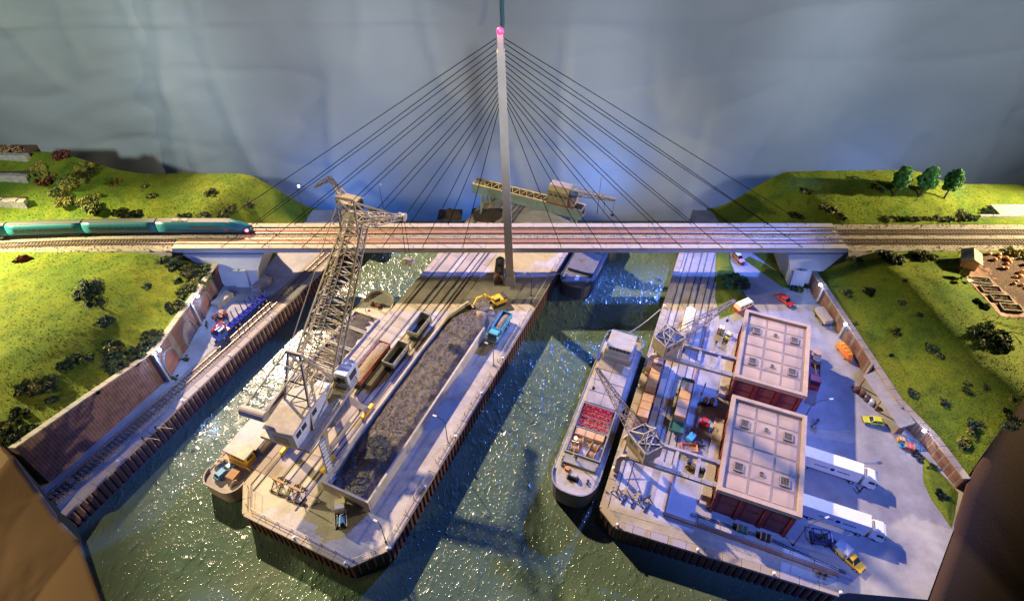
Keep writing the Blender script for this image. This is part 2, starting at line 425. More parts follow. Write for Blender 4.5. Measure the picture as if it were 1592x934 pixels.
# lighter concrete strips on the right quay (crane and rail zone) 4 mm proud
struct(MB().prism([RW(.9,.2)[:2],RW(11.5,.9)[:2],RW(11.5,60)[:2],RW(.9,75)[:2]],-.1,.05),'rail_zone_pavement','concrete')
struct(MB().prism([RW(4,-1.2)[:2],RW(40.6,1.1)[:2],RW(40.6,2.9)[:2],RW(11.5,2.9)[:2],RW(11.5,.8)[:2],RW(4,.3)[:2]],-.1,.045),'kerb_pavement','concrete')

# grooved rails set flush into the pavements
def flush_track(name,fr,v,u0,u1,g=1.5,w=.16):
    mb=MB()
    for s in (-1,1):
        a=fr(v+s*g/2-w/2,u0);b=fr(v+s*g/2+w/2,u0);c=fr(v+s*g/2+w/2,u1);d=fr(v+s*g/2-w/2,u1)
        mb.prism([a[:2],b[:2],c[:2],d[:2]],-.05,.125)
    o=struct(mb,name,'groove'); return o
def strips(parent,fr,rz,vs,u0,u1,l,top,m_='coping'):
    for v0,v1 in vs:
        k=int((u1-u0)/l); me=mesh_of(MB().bev(-(v1-v0)/2+.04,(v1-v0)/2-.04,-l/2+.04,l/2-.04,-.1,top,.03),'pavement_strip',m_)
        for i in range(k):
            p=fr((v0+v1)/2,u0+(i+.5)*l); inst('pavement_strip',me,parent,(p[0],p[1],rnd.uniform(-.015,.01)),-radians(rz))
strips(bpy.data.objects['pier_pavement'],CW,HC,[(-31.0,-29.8),(-29.3,-26.4),(-24.4,-22.4),(-20.4,-19.9),(-19.4,-17.5)],2.6,106,7.4,.07)
strips(bpy.data.objects['rail_zone_pavement'],RW,HR,[(1.0,1.7),(3.5,5.3),(7.1,8.7),(10.4,11.3)],4,74,6.2,.10)
flush_track('pier_rails_path',CW,-25.4,2.5,112); flush_track('pier_rails_path',CW,-21.5,2.5,112)
flush_track('crane_rails_path',CW,-24.6,-1,112,g=9.9,w=.22)
flush_track('quay_rails_path',RW,2.6,4,90); flush_track('quay_rails_path',RW,9.6,14,90); flush_track('quay_rails_path',RW,6.2,14,90)

# ---- terrain
def lerp(a,b,t): return a+(b-a)*t
def pl(pts,t):
    """polyline with equal parameter per segment"""
    n=len(pts)-1; k=min(n-1,int(t*n)); f=t*n-k
    return tuple(lerp(a,b,f) for a,b in zip(pts[k],pts[k+1]))
def sm(x): x=max(0,min(1,x)); return x*x*(3-2*x)
WL=[(-75.2,-6.5,6.0),(-75.6,-17,6.6),(-76.4,-38.5,8.4),(-82,-50.6,10.2),(-88.7,-64.5,11.8)]
OL=[(-170,-5.6,9.9),(-170,-8,10.5),(-170,-10,11),(-170,-13,11),(-170,-16,11)]
def hill_l(s,t):
    a=pl(WL,t); b=pl(OL,t); k=s**1.5
    x=lerp(a[0]-.4,b[0],k); y=lerp(a[1],b[1],k)
    h=9.6+ (4.6*sm(t*1.5))*(1-.55*s)
    z=lerp(a[2]-.25,h,sm((a[0]-x)/20))
    f=sm((a[0]-x)/5)*sm(t*5)
    return (x,y,z+f*(.35*fbm(x,y,.08)+.05*fbm(x,y,.6)))
struct(MB().grid(hill_l,110,90),'hill_front_left','grass',True)
# bank and hill behind the track, left
FL=[(-66.5,-6),(-64,4),(-61,14),(-59,27)]
HILLS=[]
def hill_bl(s,t):
    a=pl(FL,t); x=lerp(a[0],-172,s**1.35); y=lerp(a[1] if s<.2 else lerp(a[1],lerp(4.9,27,t),sm((s-.2)*3)),lerp(5.2,27,t),sm(s*4))
    d=a[0]-x
    z=-.1+9.9*sm(d/19)+sm(d/22)*2.2*sm((y-5)/9)+7.0*sm((-106-x)/26)*sm((y-5)/22)
    if y>5.5: z+=sm(d/6)*(.35*fbm(x,y,.10)+.05*fbm(x,y,.6))*sm((y-5.5)/3)
    elif y<=5.5: z=min(z,8.1)
    return (x,y,z)
struct(MB().grid(hill_bl,100,40),'hill_back_left','grass',True)
# right: slope above the wall
WR=[(77.0,-6.5,4.2),(78.2,-26,4.4),(79.9,-48,3.9),(83.1,-56.5,3.5),(84.6,-65.6,3.1)]
OR=[(172,-5.6,9.9),(172,-10,10),(172,-14,10),(172,-18,10),(140,-15,9.5)]
def hill_r(s,t):
    a=pl(WR,t); b=pl(OR,t); k=s**1.5
    x=lerp(a[0]+.4,b[0],k); y=lerp(a[1],b[1],k)
    h=9.8+2.2*sm(t*4)*(1-sm((x-98)/14))-2.4*sm((t-.6)*3)*(1-sm((x-84)/22))
    z=lerp(a[2]-.2,h,sm((x-a[0])/16))
    f=sm((x-a[0])/5)*sm(t*5)
    return (x,y,z+f*(.35*fbm(x,y,.08)+.05*fbm(x,y,.6)))
struct(MB().grid(hill_r,110,90),'hill_front_right','grass',True)
FR=[(71.5,-6),(66,4),(61,12),(59,27)]
def hill_br(s,t):
    a=pl(FR,t); x=lerp(a[0],172,s**1.35); y=lerp(a[1] if s<.2 else lerp(a[1],lerp(4.9,25,t),sm((s-.2)*3)),lerp(5.2,25,t),sm(s*4))
    d=x-a[0]
    z=-.1+9.9*sm(d/20)+sm(d/24)*4.4*sm((y-6)/12)*(1-sm((x-113)/16))
    if y>5.5: z+=sm(d/6)*(.35*fbm(x,y,.10)+.05*fbm(x,y,.6))*sm((y-5.5)/3)
    elif y<=5.5: z=min(z,8.1)
    return (x,y,z)
struct(MB().grid(hill_br,100,40),'hill_back_right','grass',True)
# grass island by the end of the right wall, and the strip between quay and road under the bridge
def patch(name,poly,h,m_='grass'):
    c=(sum(p[0] for p in poly)/len(poly),sum(p[1] for p in poly)/len(poly))
    def fn(s,t):
        p=pl(poly+[poly[0]],s); x=lerp(p[0],c[0],t); y=lerp(p[1],c[1],t); return (x,y,.02+h*sm(t*2.2)+.06*fbm(x,y,.7)*sm(t*4))
    return struct(MB().grid(fn,48,10),name,m_,True)
patch('grass_island_ground',[(80.4,-61.5),(79.0,-64.5),(78.7,-68),(79.2,-71),(79.5,-73.7),(84.6,-66.6),(84.4,-65.0),(82.6,-60.0),(81.8,-58.4)],.45)
patch('verge_ground',[(51.0,-20.5),(52.2,-10),(55.0,0),(58.5,12),(62,12),(59.6,2),(59.5,-7),(60.0,-13),(56.0,-17.8)],.35)
patch('corner_ground',[(70.6,-9.2),(73,-8.6),(76.9,-9.2),(77.2,-6.2),(71.8,-4),(65.5,4),(63.5,2.5)],.5)

# ---- walls
def ret_wall(name,label,line,mat_):
    t=thing(name,label,'wall')
    mb=MB(); cp=None
    L_=line
    n=len(L_)
    side=1 if L_[0][0]<0 else -1
    def off(p,d): return (p[0]+side*d,p[1])
    for a,b in zip(L_[:-1],L_[1:]):
        pa=[(a[0],a[1],-.2),(b[0],b[1],-.2),(b[0],b[1],b[2]),(a[0],a[1],a[2])]
        pb=[(x-side*.9,y,z) for x,y,z in pa]
        mb.add(pa+pb,[(0,1,2,3) if side>0 else (3,2,1,0),(4,5,6,7),(3,2,6,7),(0,3,7,4),(1,2,6,5)])
    mb.build('brickwork',mat_,t)
    for a,b in zip(L_[:-1],L_[1:]):
        k=max(2,round(hypot(a[0]-b[0],a[1]-b[1])/2.6))
        for i in range(k):
            p=[lerp(x,y,(i+.02)/k) for x,y in zip(a,b)]; q=[lerp(x,y,(i+.98)/k) for x,y in zip(a,b)]
            vs=[]
            for z in (.0,.32):
                for pt in (p,q):
                    vs+= [(pt[0]+side*.22,pt[1],pt[2]+z),(pt[0]-side*1.1,pt[1],pt[2]+z)]
            MB().add(vs,[(0,2,3,1),(4,5,7,6),(0,4,6,2),(1,3,7,5),(0,1,5,4),(2,6,7,3)]).build('coping_slab','coping',t)
    return t
wall_l=ret_wall('retaining_wall','tall brown brick retaining wall with three arches below the left embankment',WL,'brick_wall')
wall_r=ret_wall('retaining_wall','low reddish brick retaining wall behind the truck yard',WR,'brick_wall')
def arch(t,y,w_,h_):
    x=lerp(-75.6,-76.4,(-17-y)/21.5); r=w_/2
    pts=[(y-r,0),(y-r,h_-r)]+[(y-r*cos(a*pi/12),h_-r+r*sin(a*pi/12)) for a in range(1,12)]+[(y+r,h_-r),(y+r,0)]
    o=[(y-r-.35,0),(y-r-.35,h_-r)]+[(y-(r+.35)*cos(a*pi/12),h_-r+(r+.35)*sin(a*pi/12)) for a in range(1,12)]+[(y+r+.35,h_-r),(y+r+.35,0)]
    mb=MB(); n=len(pts)
    vs=[(x+.30,*p) for p in pts]+[(x+.30,*p) for p in o]+[(x-.1,*p) for p in pts]+[(x-.1,*p) for p in o]
    fs=[]
    for i in range(n-1): fs+=[(i,i+1,n+i+1,n+i),(n+i,n+i+1,3*n+i+1,3*n+i),(i+1,i,2*n+i,2*n+i+1)]
    s=MB().add(vs,fs).build('arch_surround','stone_dark',t)
    MB().add([(x+.06,*p) for p in pts],[tuple(range(n))]).build('arch_infill','brick_panel',s)
for y in (-17.5,-27,-36): arch(wall_l,y,5.0,5.2 if y>-30 else 5.6)
def pilaster(t,x,y,h,side,m_='concrete_dark'):
    MB().bb(min(x,x+side*.55),max(x,x+side*.55),y-.3,y+.3,-.1,h).build('pilaster',m_,t)
pilaster(wall_l,-76.45,-39.6,8.9,1); pilaster(wall_l,-75.9,-22.3,7.4,1)
for y,h in ((-14.5,4.6),(-26.5,4.8),(-38.5,4.5),(-49.5,4.2)):
    k=(-6.5-y); x= 77+k*.0615 if y>-26 else (78.2+(-26-y)*.0773 if y>-48 else 79.9+(-48-y)*.376)
    pilaster(wall_r,x,y,h,-1)

# ---- curtain behind the model, draped cloth round its front corners
def curt(s,t):
    x=lerp(-250,250,s); z=lerp(-80,52.5,t); y=62
    y+=1.1*mnoise.noise(Vector((x*.03,0,z*.008)))+.22*mnoise.noise(Vector((x*.11,3,z*.03)))+.45*mnoise.noise(Vector((x*.02+z*.05,9,z*.09-x*.02)))
    y+=.55*math.exp(-((x+108+.25*(50-z))/2.2)**2)-.9*math.exp(-((x+104+.25*(50-z))/2.5)**2)
    y+=-.7*math.exp(-((z-43-.01*x+1.2*mnoise.noise(Vector((x*.05,1,1))))/.7)**2)*(1 if x<-20 else .25)
    y-=.0009*max(0,abs(x)-120)**2
    y+=.75*(1-abs(mnoise.noise(Vector((x*.016+z*.012,2,z*.055-x*.006)))))**9-.9*(1-abs(mnoise.noise(Vector((x*.045,7,z*.009+x*.01)))))**12
    # diagonal drag folds low at the left
    y+=.8*sm((-75-x)/30)*mnoise.noise(Vector((x*.05+z*.10,5,z*.16-x*.07)))
    return (x,y,z)
cu=MB().grid(curt,300,110).build('backdrop_curtain','curtain',None,True)
tag(cu,'large creased grey cloth curtain hanging behind the whole harbour','curtain')
sd=[]
MB().grid(lambda s,t:(lerp(-3.4,-2.2,s)+.05*sin(t*9),62-1.6-.3*sin(s*pi),lerp(41,52.4,t)),3,10).build('seam_tape',mat('seam_teal',(.06,.16,.19),.9),cu,True)

def skirt(name,edge,off,m_,label,amp=.8,nu=60,nv=24):
    def fn(s,t):
        p=pl(edge,s); k=t
        w_=amp*sm(t*5)*(.6*mnoise.noise(Vector((s*7+t*2,t*3,4)))+.45*mnoise.noise(Vector((s*16-t*5,t*9,8)))+.35*(1-abs(mnoise.noise(Vector((s*12+t*7,t*6-s*4,2)))))**6)
        return (p[0]+off[0]*k+w_*.7,p[1]+off[1]*k,p[2]+off[2]*k+w_)
    o=MB().grid(fn,nu,nv).build(name,m_,None,True); md=o.modifiers.new('thickness','SOLIDIFY'); md.thickness=.4
    return tag(o,label,'cloth')
skirt('brown_cloth',[(-172,-17,11),(-130,-39,11.2),(-96,-60.3,11.2),(-89.2,-65.1,10.2),(-86.6,-68.2,3.6),(-83.0,-71.8,-1.2),(-80.0,-74.0,-4.4),(-70.0,-85.4,-4.65),(-56,-103,-4.7)],(-42,-42,-38),'brown_cloth','crumpled light brown cloth over the front left corner of the model',.9,120,60)
skirt('dark_board',[(172,-19,9.6),(140,-16,9.2),(105.4,-45.6,8.4),(84.8,-66.6,3.0),(79.6,-74.3,-.1),(69.1,-86.1,-.15),(58,-103,-.3)],(44,-36,-34),'brown_board','dark brown board along the front right edge of the model',.25)

# ---- trackbeds on the hills
def track_y(x): 
    return -0.0011*max(0,-x-92)**2
def trackbed(name,x0,x1,n):
    mb=MB()
    def fn(s,t):
        x=lerp(x0,x1,s); prof=[(-6.6,8.3),(-5.6,9.55),(-.2,9.62),(.2,9.62),(5.6,9.55),(6.6,8.3)]
        y,z=pl(prof,t); return (x,y+track_y(x),z+.05*mnoise.noise(Vector((x*1.7,y*1.7,0))))
    mb.grid(fn,n,25); o=struct(mb,name,'ballast')
    rail=MB(); sl=MB(); k=0
    x=x0+.3
    for yc in (-2.0,2.0):
        xx=min(x0,x1)+.3
        while xx<max(x0,x1):
            sl.bb(xx-.17,xx+.17,yc-1.3+track_y(xx),yc+1.3+track_y(xx),9.5,9.76); xx+=.82
        for s in (-.78,.78):
            xs=[lerp(x0,x1,i/24) for i in range(25)]
            for a,b in zip(xs[:-1],xs[1:]):
                rail.box(((a+b)/2,yc+s+(track_y(a)+track_y(b))/2,9.86),(abs(b-a)+.02,.14,.2),rz=atan2(track_y(b)-track_y(a),b-a))
    r=rail.build('rails','rail_steel',o); q=sl.build('sleepers','sleeper',o); q['kind']='stuff'
    st=MB()
    for i in range(1500):
        xx=rnd.uniform(x0,x1); yy=rnd.uniform(-5.8,5.8); 
        st.ball((xx,yy+track_y(xx),9.58),rnd.uniform(.10,.24),n=4,m=2)
    st.build('ballast_stones','ballast',o)['kind']='stuff'
trackbed('left_track_ground',-86,-171,70); trackbed('right_track_ground',85,171,70)

# quay railway on the left bank: ballast, sleepers, rails
LQ=[(-86.5,-68.2),(-84.2,-63.8),(-76.0,-47.4),(-67.2,-29.4),(-57.6,-9.4),(-45.5,17),(-41.4,26)]
qb=MB()
def lqp(s): return pl(LQ,s)
def lq_fn(s,t):
    p=lqp(s); o,z=pl([(-2.3,.0),(-1.6,.14),(1.6,.14),(2.3,.0)],t); return (p[0]+.91*o,p[1]-.41*o,z+.04*mnoise.noise(Vector((p[0]*2,p[1]*2,o*2)))+.01)
ob=struct(qb.grid(lq_fn,120,9),'quay_track_ground','ballast')
rail=MB(); sl=MB()
for a,b in zip(LQ[:-1],LQ[1:]):
    a=Vector(a);b=Vector(b);d=b-a;l=d.length;rz=atan2(d.y,d.x);d.normalize();nn=Vector((d.y,-d.x))
    for s in (-.76,.76):
        c=(a+b)/2+nn*s; rail.box((c.x,c.y,.36),(l+.05,.14,.2),rz)
    for i in range(int(l/.85)):
        c=a+d*(i+.5)*.85; sl.box((c.x,c.y,.19),(.3,2.5,.2),rz)
rail.build('rails','rail_steel',ob); sl.build('sleepers','sleeper',ob)['kind']='stuff'
# ------------------------------------------------------------------ cable stayed railway bridge
br=thing('cable_stayed_bridge','pale cable stayed railway bridge with a single slender mast','bridge')
MB().extr([(-5.3,9.75),(-5.3,8.75),(-4.4,8.0),(4.4,8.0),(5.3,8.75),(5.3,9.75)],-86,85).build('deck_girder','white_concrete',br)
MB().bb(-86,85,-3.6,3.6,9.74,9.80).build('deck_ballast','ballast',br)
ws=mesh_of(MB().bev(-2.98,2.98,-.85,.85,-.26,.17,.05),'walkway_slab','coping')
for i in range(28):
    x=-86+171*(i+.5)/28
    for s in (-1,1): inst('walkway_slab',ws,br,(x,s*4.5,9.98+rnd.uniform(-.01,.01)),0,(171/28/6.0,1,1))
for yc in (-2.0,2.0):
    mb=MB()
    MB().bb(-86,78,yc-.66,yc+.66,9.78,9.98).build('track_slab','track_slab',br)
    for s in (-.8,.8):
        MB().bb(-86,85,yc+s-.08,yc+s+.08,9.8,10.08).build('rail','rail_steel',br)
    for i in range(205):
        mb.bb(-85.7+i*.83,-85.4+i*.83,yc-1.35,yc+1.35,9.77,9.87)
    mb.build('sleepers','sleeper',br)['kind']='stuff'
st=MB()
for i in range(1700):
    xx=rnd.uniform(-86,85); yy=rnd.choice((rnd.uniform(-.6,.6),rnd.uniform(-3.4,-2.9),rnd.uniform(2.9,3.4)))
    st.ball((xx,yy,9.82),rnd.uniform(.08,.2),n=4,m=2)
st.build('ballast_stones','ballast',br)['kind']='stuff'
# mast: stands on the pier on the near side of the deck
mx=lambda z:-.5-1.75*z/63
def mring(z,a,b): x=mx(z); return [(x-a,-7-b,z),(x+a,-7-b,z),(x+a,-7+b,z),(x-a,-7+b,z)]
def loft(mb,rings):
    n=len(rings[0]); vs=[p for r in rings for p in r]; fs=[tuple(range(n-1,-1,-1)),tuple(range((len(rings)-1)*n,len(rings)*n))]
    for j in range(len(rings)-1): fs+=[(j*n+i,j*n+(i+1)%n,(j+1)*n+(i+1)%n,(j+1)*n+i) for i in range(n)]
    return mb.add(vs,fs)
loft(MB(),[mring(0,1.35,1.35),mring(2.8,1.25,1.25),mring(2.9,1.1,1.1)]).build('mast_foot','white_concrete',br)
loft(MB(),[mring(2.88,1.0,1.05),mring(30,.92,.98),mring(59.9,.78,.85)]).build('mast','pylon',br)
cap=loft(MB(),[mring(59.9,.58,.66),mring(63.0,.55,.62)]).build('mast_head','pylon',br)
ml=MB().ball((mx(63.5),-7,63.55),.72,n=12,m=8).build('warning_light','pink_light',cap,True)
pl_=bpy.data.lights.new('warning_glow','POINT'); pl_.energy=700; pl_.color=(1,.1,.25); pl_.shadow_soft_size=.6
po=bpy.data.objects.new('warning_glow',pl_); COL.objects.link(po); po.location=(mx(63.5),-8.0,64.2)
# cables, two planes of seven per side
for sgn in (-1,1):
    for k in range(7):
        for pln,(ya,dx) in enumerate(((-4.9,0),(4.9,5.0))):
            xa=sgn*(12.5+k*10.2+dx*.9); zt=48.5+k*2.15+pln*.7
            a=Vector((mx(zt)+sgn*.8,-7+(.3 if pln else -.2),zt)); b=Vector((xa,ya,10.0))
            MB().cyl(a,b,.085,n=5).build('stay_cable','cable',br)
# abutment piers
def abut(x0,x1,tx0,tx1,hx):
    def ring(z,a,b,y0,y1): return [(a,y0,z),(b,y0,z),(b,y1,z),(a,y1,z)]
    p=loft(MB(),[ring(-.2,x0,x1,-8.2,6.4),ring(4.6,lerp(x0,tx0,.35),lerp(x1,tx1,.35),-7.4,6.0),ring(8.02,tx0,tx1,-5.2,5.2)]).build('abutment_pier','white_concrete',br)
    mb=MB(); c=(x0+x1)/2+hx; 
    mb.box((c,-8.16,2.5),(3.6,.5,5.0),rx=radians(-9)); mb.build('pier_panel','white_concrete',p)
    MB().box((c,-7.62,4.4),(.5,.7,1.1),rx=radians(-9)).build('drain_opening','dark',p)
abut(-74.6,-66.2,-84,-63.5,.5); abut(71.8,77.5,70.5,84.6,-.8)

# ------------------------------------------------------------------ train
tr=thing('high_speed_train','turquoise high speed train with grey roof running over the bridge end','train',(0,0,0))
def sect(x,wd,zt,zf=0.0,nose=0.0):
    y0=2.0+track_y(x)
    pts=[(-1.0,0.35),(-1.40,.7),(-1.45,1.7),(-1.30,2.7),(-.85,3.45),(0,3.6),(.85,3.45),(1.30,2.7),(1.45,1.7),(1.40,.7),(1.0,.35)]
    return [(x,y0+a*wd,10.05+(.35+(b-.35)*zt)+zf) for a,b in pts]
def car_body(x0,x1,ends,nm):
    xs=[lerp(x0,x1,i/8) for i in range(9)]
    rings=[sect(x,1.0,1.0) for x in xs]
    if ends=='nose':
        xn=x1; rings=[sect(lerp(x0,x1-6.5,i/7),1,1) for i in range(8)]+[sect(x1-5,.99,.96),sect(x1-3.4,.96,.83),sect(x1-1.8,.88,.62),sect(x1-.6,.74,.46),sect(x1,.45,.34)]
    b=loft(MB(),[list(reversed(r)) for r in rings]).build(nm,'train_teal',tr,True)
    # roof cap
    mb=MB()
    rr=[r for r in rings if r[0][0]<=x1-(4.2 if ends=='nose' else -9)]
    roof=[[ (p[0],lerp(2+track_y(p[0]),p[1],1.02),p[2]+.05) for p in r[4:7]] for r in rr]
    n=3; vs=[p for r in roof for p in r]; mb.add(vs,[(j*n+i,(j+1)*n+i,(j+1)*n+i+1,j*n+i+1) for j in range(len(roof)-1) for i in range(n-1)])
    mb.build('roof','train_roof',b)
    # window band and skirt on both sides
    for s in (-1,1):
        L_=x1-(7.0 if ends=='nose' else 1.6)
        segs=[(x0+1.6,L_)] if ends=='coach' else [(x0+8,L_)]
        for a,c in segs:
            k=10 if ends=='coach' else 1
            for i in range(k):
                xa=lerp(a,c,(i+.06)/k); xb=lerp(a,c,(i+.94)/k)
                q=lambda x,z,o:(x,2+track_y(x)+s*(o+.02),10.05+z)
                MB().add([q(xa,1.75,1.46),q(xb,1.75,1.46),q(xb,2.45,1.36),q(xa,2.45,1.36)],[(0,1,2,3)]).build('window','glass',b)
    MB().bb(x0+1,x1-(3 if ends=='nose' else 1),.9+track_y((x0+x1)/2),3.1+track_y((x0+x1)/2),10.1,10.55).build('underframe','dark',b)
    for bx in (x0+3.2,x1-4.5):
        bg=MB()
        for w_ in (-1.2,1.2):
            for s in (-.75,.75): bg.cyl((bx+w_,2+s-.07+track_y(bx),10.5),(bx+w_,2+s+.07+track_y(bx),10.5),.45,n=12)
        bg.bb(bx-1.9,bx+1.9,1.0+track_y(bx),3.0+track_y(bx),10.4,10.62); bg.build('bogie','dark',b)
    return b
pc=car_body(-91.5,-67.6,'nose','power_car')
for s in (-1,1):
    MB().ball((-68.7,2+s*.98,11.1),.5,n=8,m=5).build('tail_light','tail_light',pc)
MB().add([(-73.6,.86,12.75),(-73.6,3.14,12.75),(-72.3,2.95,12.15),(-72.3,1.05,12.15)],[(0,3,2,1)]).build('windscreen','glass',pc)
MB().bb(-74.4,-73.2,.515,.53,11.2,11.6).build('emblem','red',pc)
car_body(-110.4,-91.9,'coach','coach'); car_body(-129.3,-110.8,'coach','coach'); car_body(-148.2,-129.7,'coach','coach')
pg=MB(); pg.tube([(-86,2,13.6),(-84.6,2,14.3),(-86.2,2,14.9)],.06,4); pg.cyl((-86.2,1.1,14.95),(-86.2,2.9,14.95),.07,n=4); pg.bb(-87.5,-83.5,1.4,2.6,13.55,13.75); pg.build('pantograph','dark',pc)
# ------------------------------------------------------------------ builders used more than once
def wheel(parent,c,r,w_,axis='X',m_='rubber',hub='silver',n=14):
    b=[(r*.55,-w_/2),(r*.93,-w_/2),(r,-w_*.3),(r,w_*.3),(r*.93,w_/2),(r*.55,w_/2)]
    o=MB().lathe(b,c,n,axis).build('wheel',m_,parent,True)
    MB().lathe([(.02,-w_*.52),(r*.5,-w_*.54),(r*.5,w_*.54),(.02,w_*.52)],c,10,axis).build('rim',hub,o)
    return o

def car(name,label,body,loc,heading,L=4.3,W=1.75,H=1.45,style='saloon',roof=None,group=None,cat='car'):
    t=thing(name,label,cat,loc,heading,group); h=L/2; w_=W/2
    if style=='saloon':   lo=[(-h,.35),(-h,.78),(-h+.15,.92),(h-1.25,.90),(h-.12,.74),(h,.55),(h,.35)]; cab=[(-h+.5,.88),(-h+1.05,H),(h-2.05,H),(h-1.3,.86)]
    elif style=='estate': lo=[(-h,.35),(-h,.85),(-h+.1,.95),(h-1.2,.92),(h-.12,.76),(h,.55),(h,.35)]; cab=[(-h+.12,.9),(-h+.38,H),(h-2.0,H),(h-1.2,.88)]
    elif style=='hatch':  lo=[(-h,.35),(-h,.85),(-h+.1,.95),(h-1.05,.92),(h-.12,.76),(h,.55),(h,.35)]; cab=[(-h+.15,.9),(-h+.6,H),(h-1.75,H),(h-1.0,.88)]
    else:                 lo=[(-h,.35),(-h,1.05),(h-.5,1.05),(h,.8),(h,.35)]; cab=[(-h+.05,1.0),(-h+.12,H),(h-1.0,H),(h-.45,1.0)]
    b=MB().extr(lo,-w_,w_,[.06,.02,.05]+[.06]*(len(lo)-5)+[.08,.1] if len(lo)>=5 else None).build('body',body,t)
    MB().extr(cab,-w_+.05,w_-.05,[.0,.2,.2,.0]).build('cabin',roof or body,t)
    # glass laid 1-2 cm proud of the cabin
    (y0,z0),(y1,z1),(y2,z2),(y3,z3)=cab
    def gl(ya,za,yb,zb,nm,k=1.0):
        d=Vector((0,zb-za,-(yb-ya))).normalized()*.02*k
        xa=w_-.05-.12; xb=w_-.05-.30
        A=Vector((0,ya,za)).lerp(Vector((0,yb,zb)),.12)+d; B=Vector((0,ya,za)).lerp(Vector((0,yb,zb)),.90)+d
        MB().add([(-xa,A.y,A.z),(xa,A.y,A.z),(xb,B.y,B.z),(-xb,B.y,B.z)],[(0,1,2,3)]).build(nm,'glass',t)
    gl(y3,z3,y2,z2,'windscreen',1); gl(y0,z0,y1,z1,'rear_window',-1)
    for s in (-1,1):
        q=lambda y,z:(s*(w_-.05-.2*(z-z0)/(z1-z0)+.015),y,z)
        za=lerp(z0,z1,.18); zb=lerp(z0,z1,.85)
        ya=lerp(y0,y1,.3)+.12; yb=lerp(y3,y2,.3)-.15; yc=lerp(y0,y1,.85)+.1; yd=lerp(y3,y2,.85)-.08; ym=(ya+yb)/2
        MB().add([q(ya,za),q(ym-.05,za),q(ym-.05,zb),q(yc,zb)],[(0,1,2,3)]).build('side_window','glass',t)
        MB().add([q(ym+.05,za),q(yb,za),q(yd,zb),q(ym+.05,zb)],[(0,1,2,3)]).build('side_window','glass',t)
        wheel(t,(s*(w_-.08),-h+.85,.33),.33,.2); wheel(t,(s*(w_-.08),h-.85,.33),.33,.2)
        MB().ball((s*(w_-.32),h-.06,.64),.13,n=8,m=4).build('headlight','white_paint',t)
        MB().bb(s*(w_-.3)-.12,s*(w_-.3)+.12,-h-.03,-h+.05,.62,.76).build('tail_lamp','red',t)
    MB().bb(-w_+.08,w_-.08,h-.08,h+.08,.36,.5).build('bumper','dark',t); MB().bb(-w_+.08,w_-.08,-h-.08,-h+.08,.36,.5).build('bumper','dark',t)
    return t

def semi(name,label,loc,heading,logo,cabm='white_paint'):
    t=thing(name,label,'truck',loc,heading,'white articulated lorries backed up to the warehouse')
    MB().bev(-1.27,1.27,-11.2,2.2,1.15,4.0,.06).build('trailer_box','white_paint',t)
    ch=MB().bb(-.5,.5,-10.8,5.2,.75,1.05).build('chassis','dark',t)
    MB().bb(-1.2,1.2,-10.9,-10.7,.35,.75).build('rear_bumper','dark',t)
    for y in (-9.6,-8.3,-7.0): 
        for s in (-1,1): wheel(t,(s*1.0,y,.5),.5,.42)
    cb=MB().extr([(2.75,.7),(2.75,3.1),(3.2,3.35),(4.3,3.35),(5.0,2.7),(5.15,1.6),(5.15,.5),(4.4,.45),(3.4,.7)],-1.22,1.22,[.02,.05,.14,.14,.08,.02,.02,.02,.02]).build('cab',cabm,t)
    MB().add([(-1.05,5.165,1.75),(1.05,5.165,1.75),(1.0,5.03,2.62),(-1.0,5.03,2.62)],[(0,1,2,3)]).build('windscreen','glass',cb)
    MB().bb(-1.0,1.0,5.15,5.2,1.0,1.45).build('grille','dark',cb)
    for s in (-1,1):
        MB().bb(s*1.225-.02,s*1.225+.02,3.7,4.7,1.85,2.5).build('side_window','glass',cb)
        MB().bb(s*.9-.18,s*.9+.18,5.14,5.21,.68,.9).build('headlight','silver',cb)
        MB().box((s*1.42,4.95,2.3),(.22,.12,.55)).build('mirror','dark',cb)
        wheel(t,(s*1.0,4.2,.5),.5,.35); wheel(t,(s*1.0,1.2,.5),.5,.5)
    MB().extr([(3.0,3.34),(3.1,3.75),(4.0,3.4)],-1.0,1.0,[.0,.15,.05]).build('air_deflector',cabm,cb)
    # blue emblem with lettering bars on both long sides, roof edges
    for s in (-1,1):
        MB().lathe([(.02,-.012),(.42,-.012),(.42,.012),(.02,.012)],(s*1.283,-2.8,2.5),16,'X').build('emblem','deep_blue',t)
        for a,b in ((-6.0,-3.6),(-2.0,.2)):
            k=9
            mb=MB()
            for i in range(k):
                y=lerp(a,b,(i+.5)/k); hh=(.17,.11,.2,.14)[(i*3)%4]
                mb.bb(s*1.284-.008,s*1.284+.008,y-.09,y+.09,2.5-hh,2.5+hh)
            mb.build('lettering','deep_blue',t)
        MB().bb(s*1.27-.05,s*1.27+.05,-11.1,2.1,1.05,1.2).build('side_rail','silver',t)
    return t

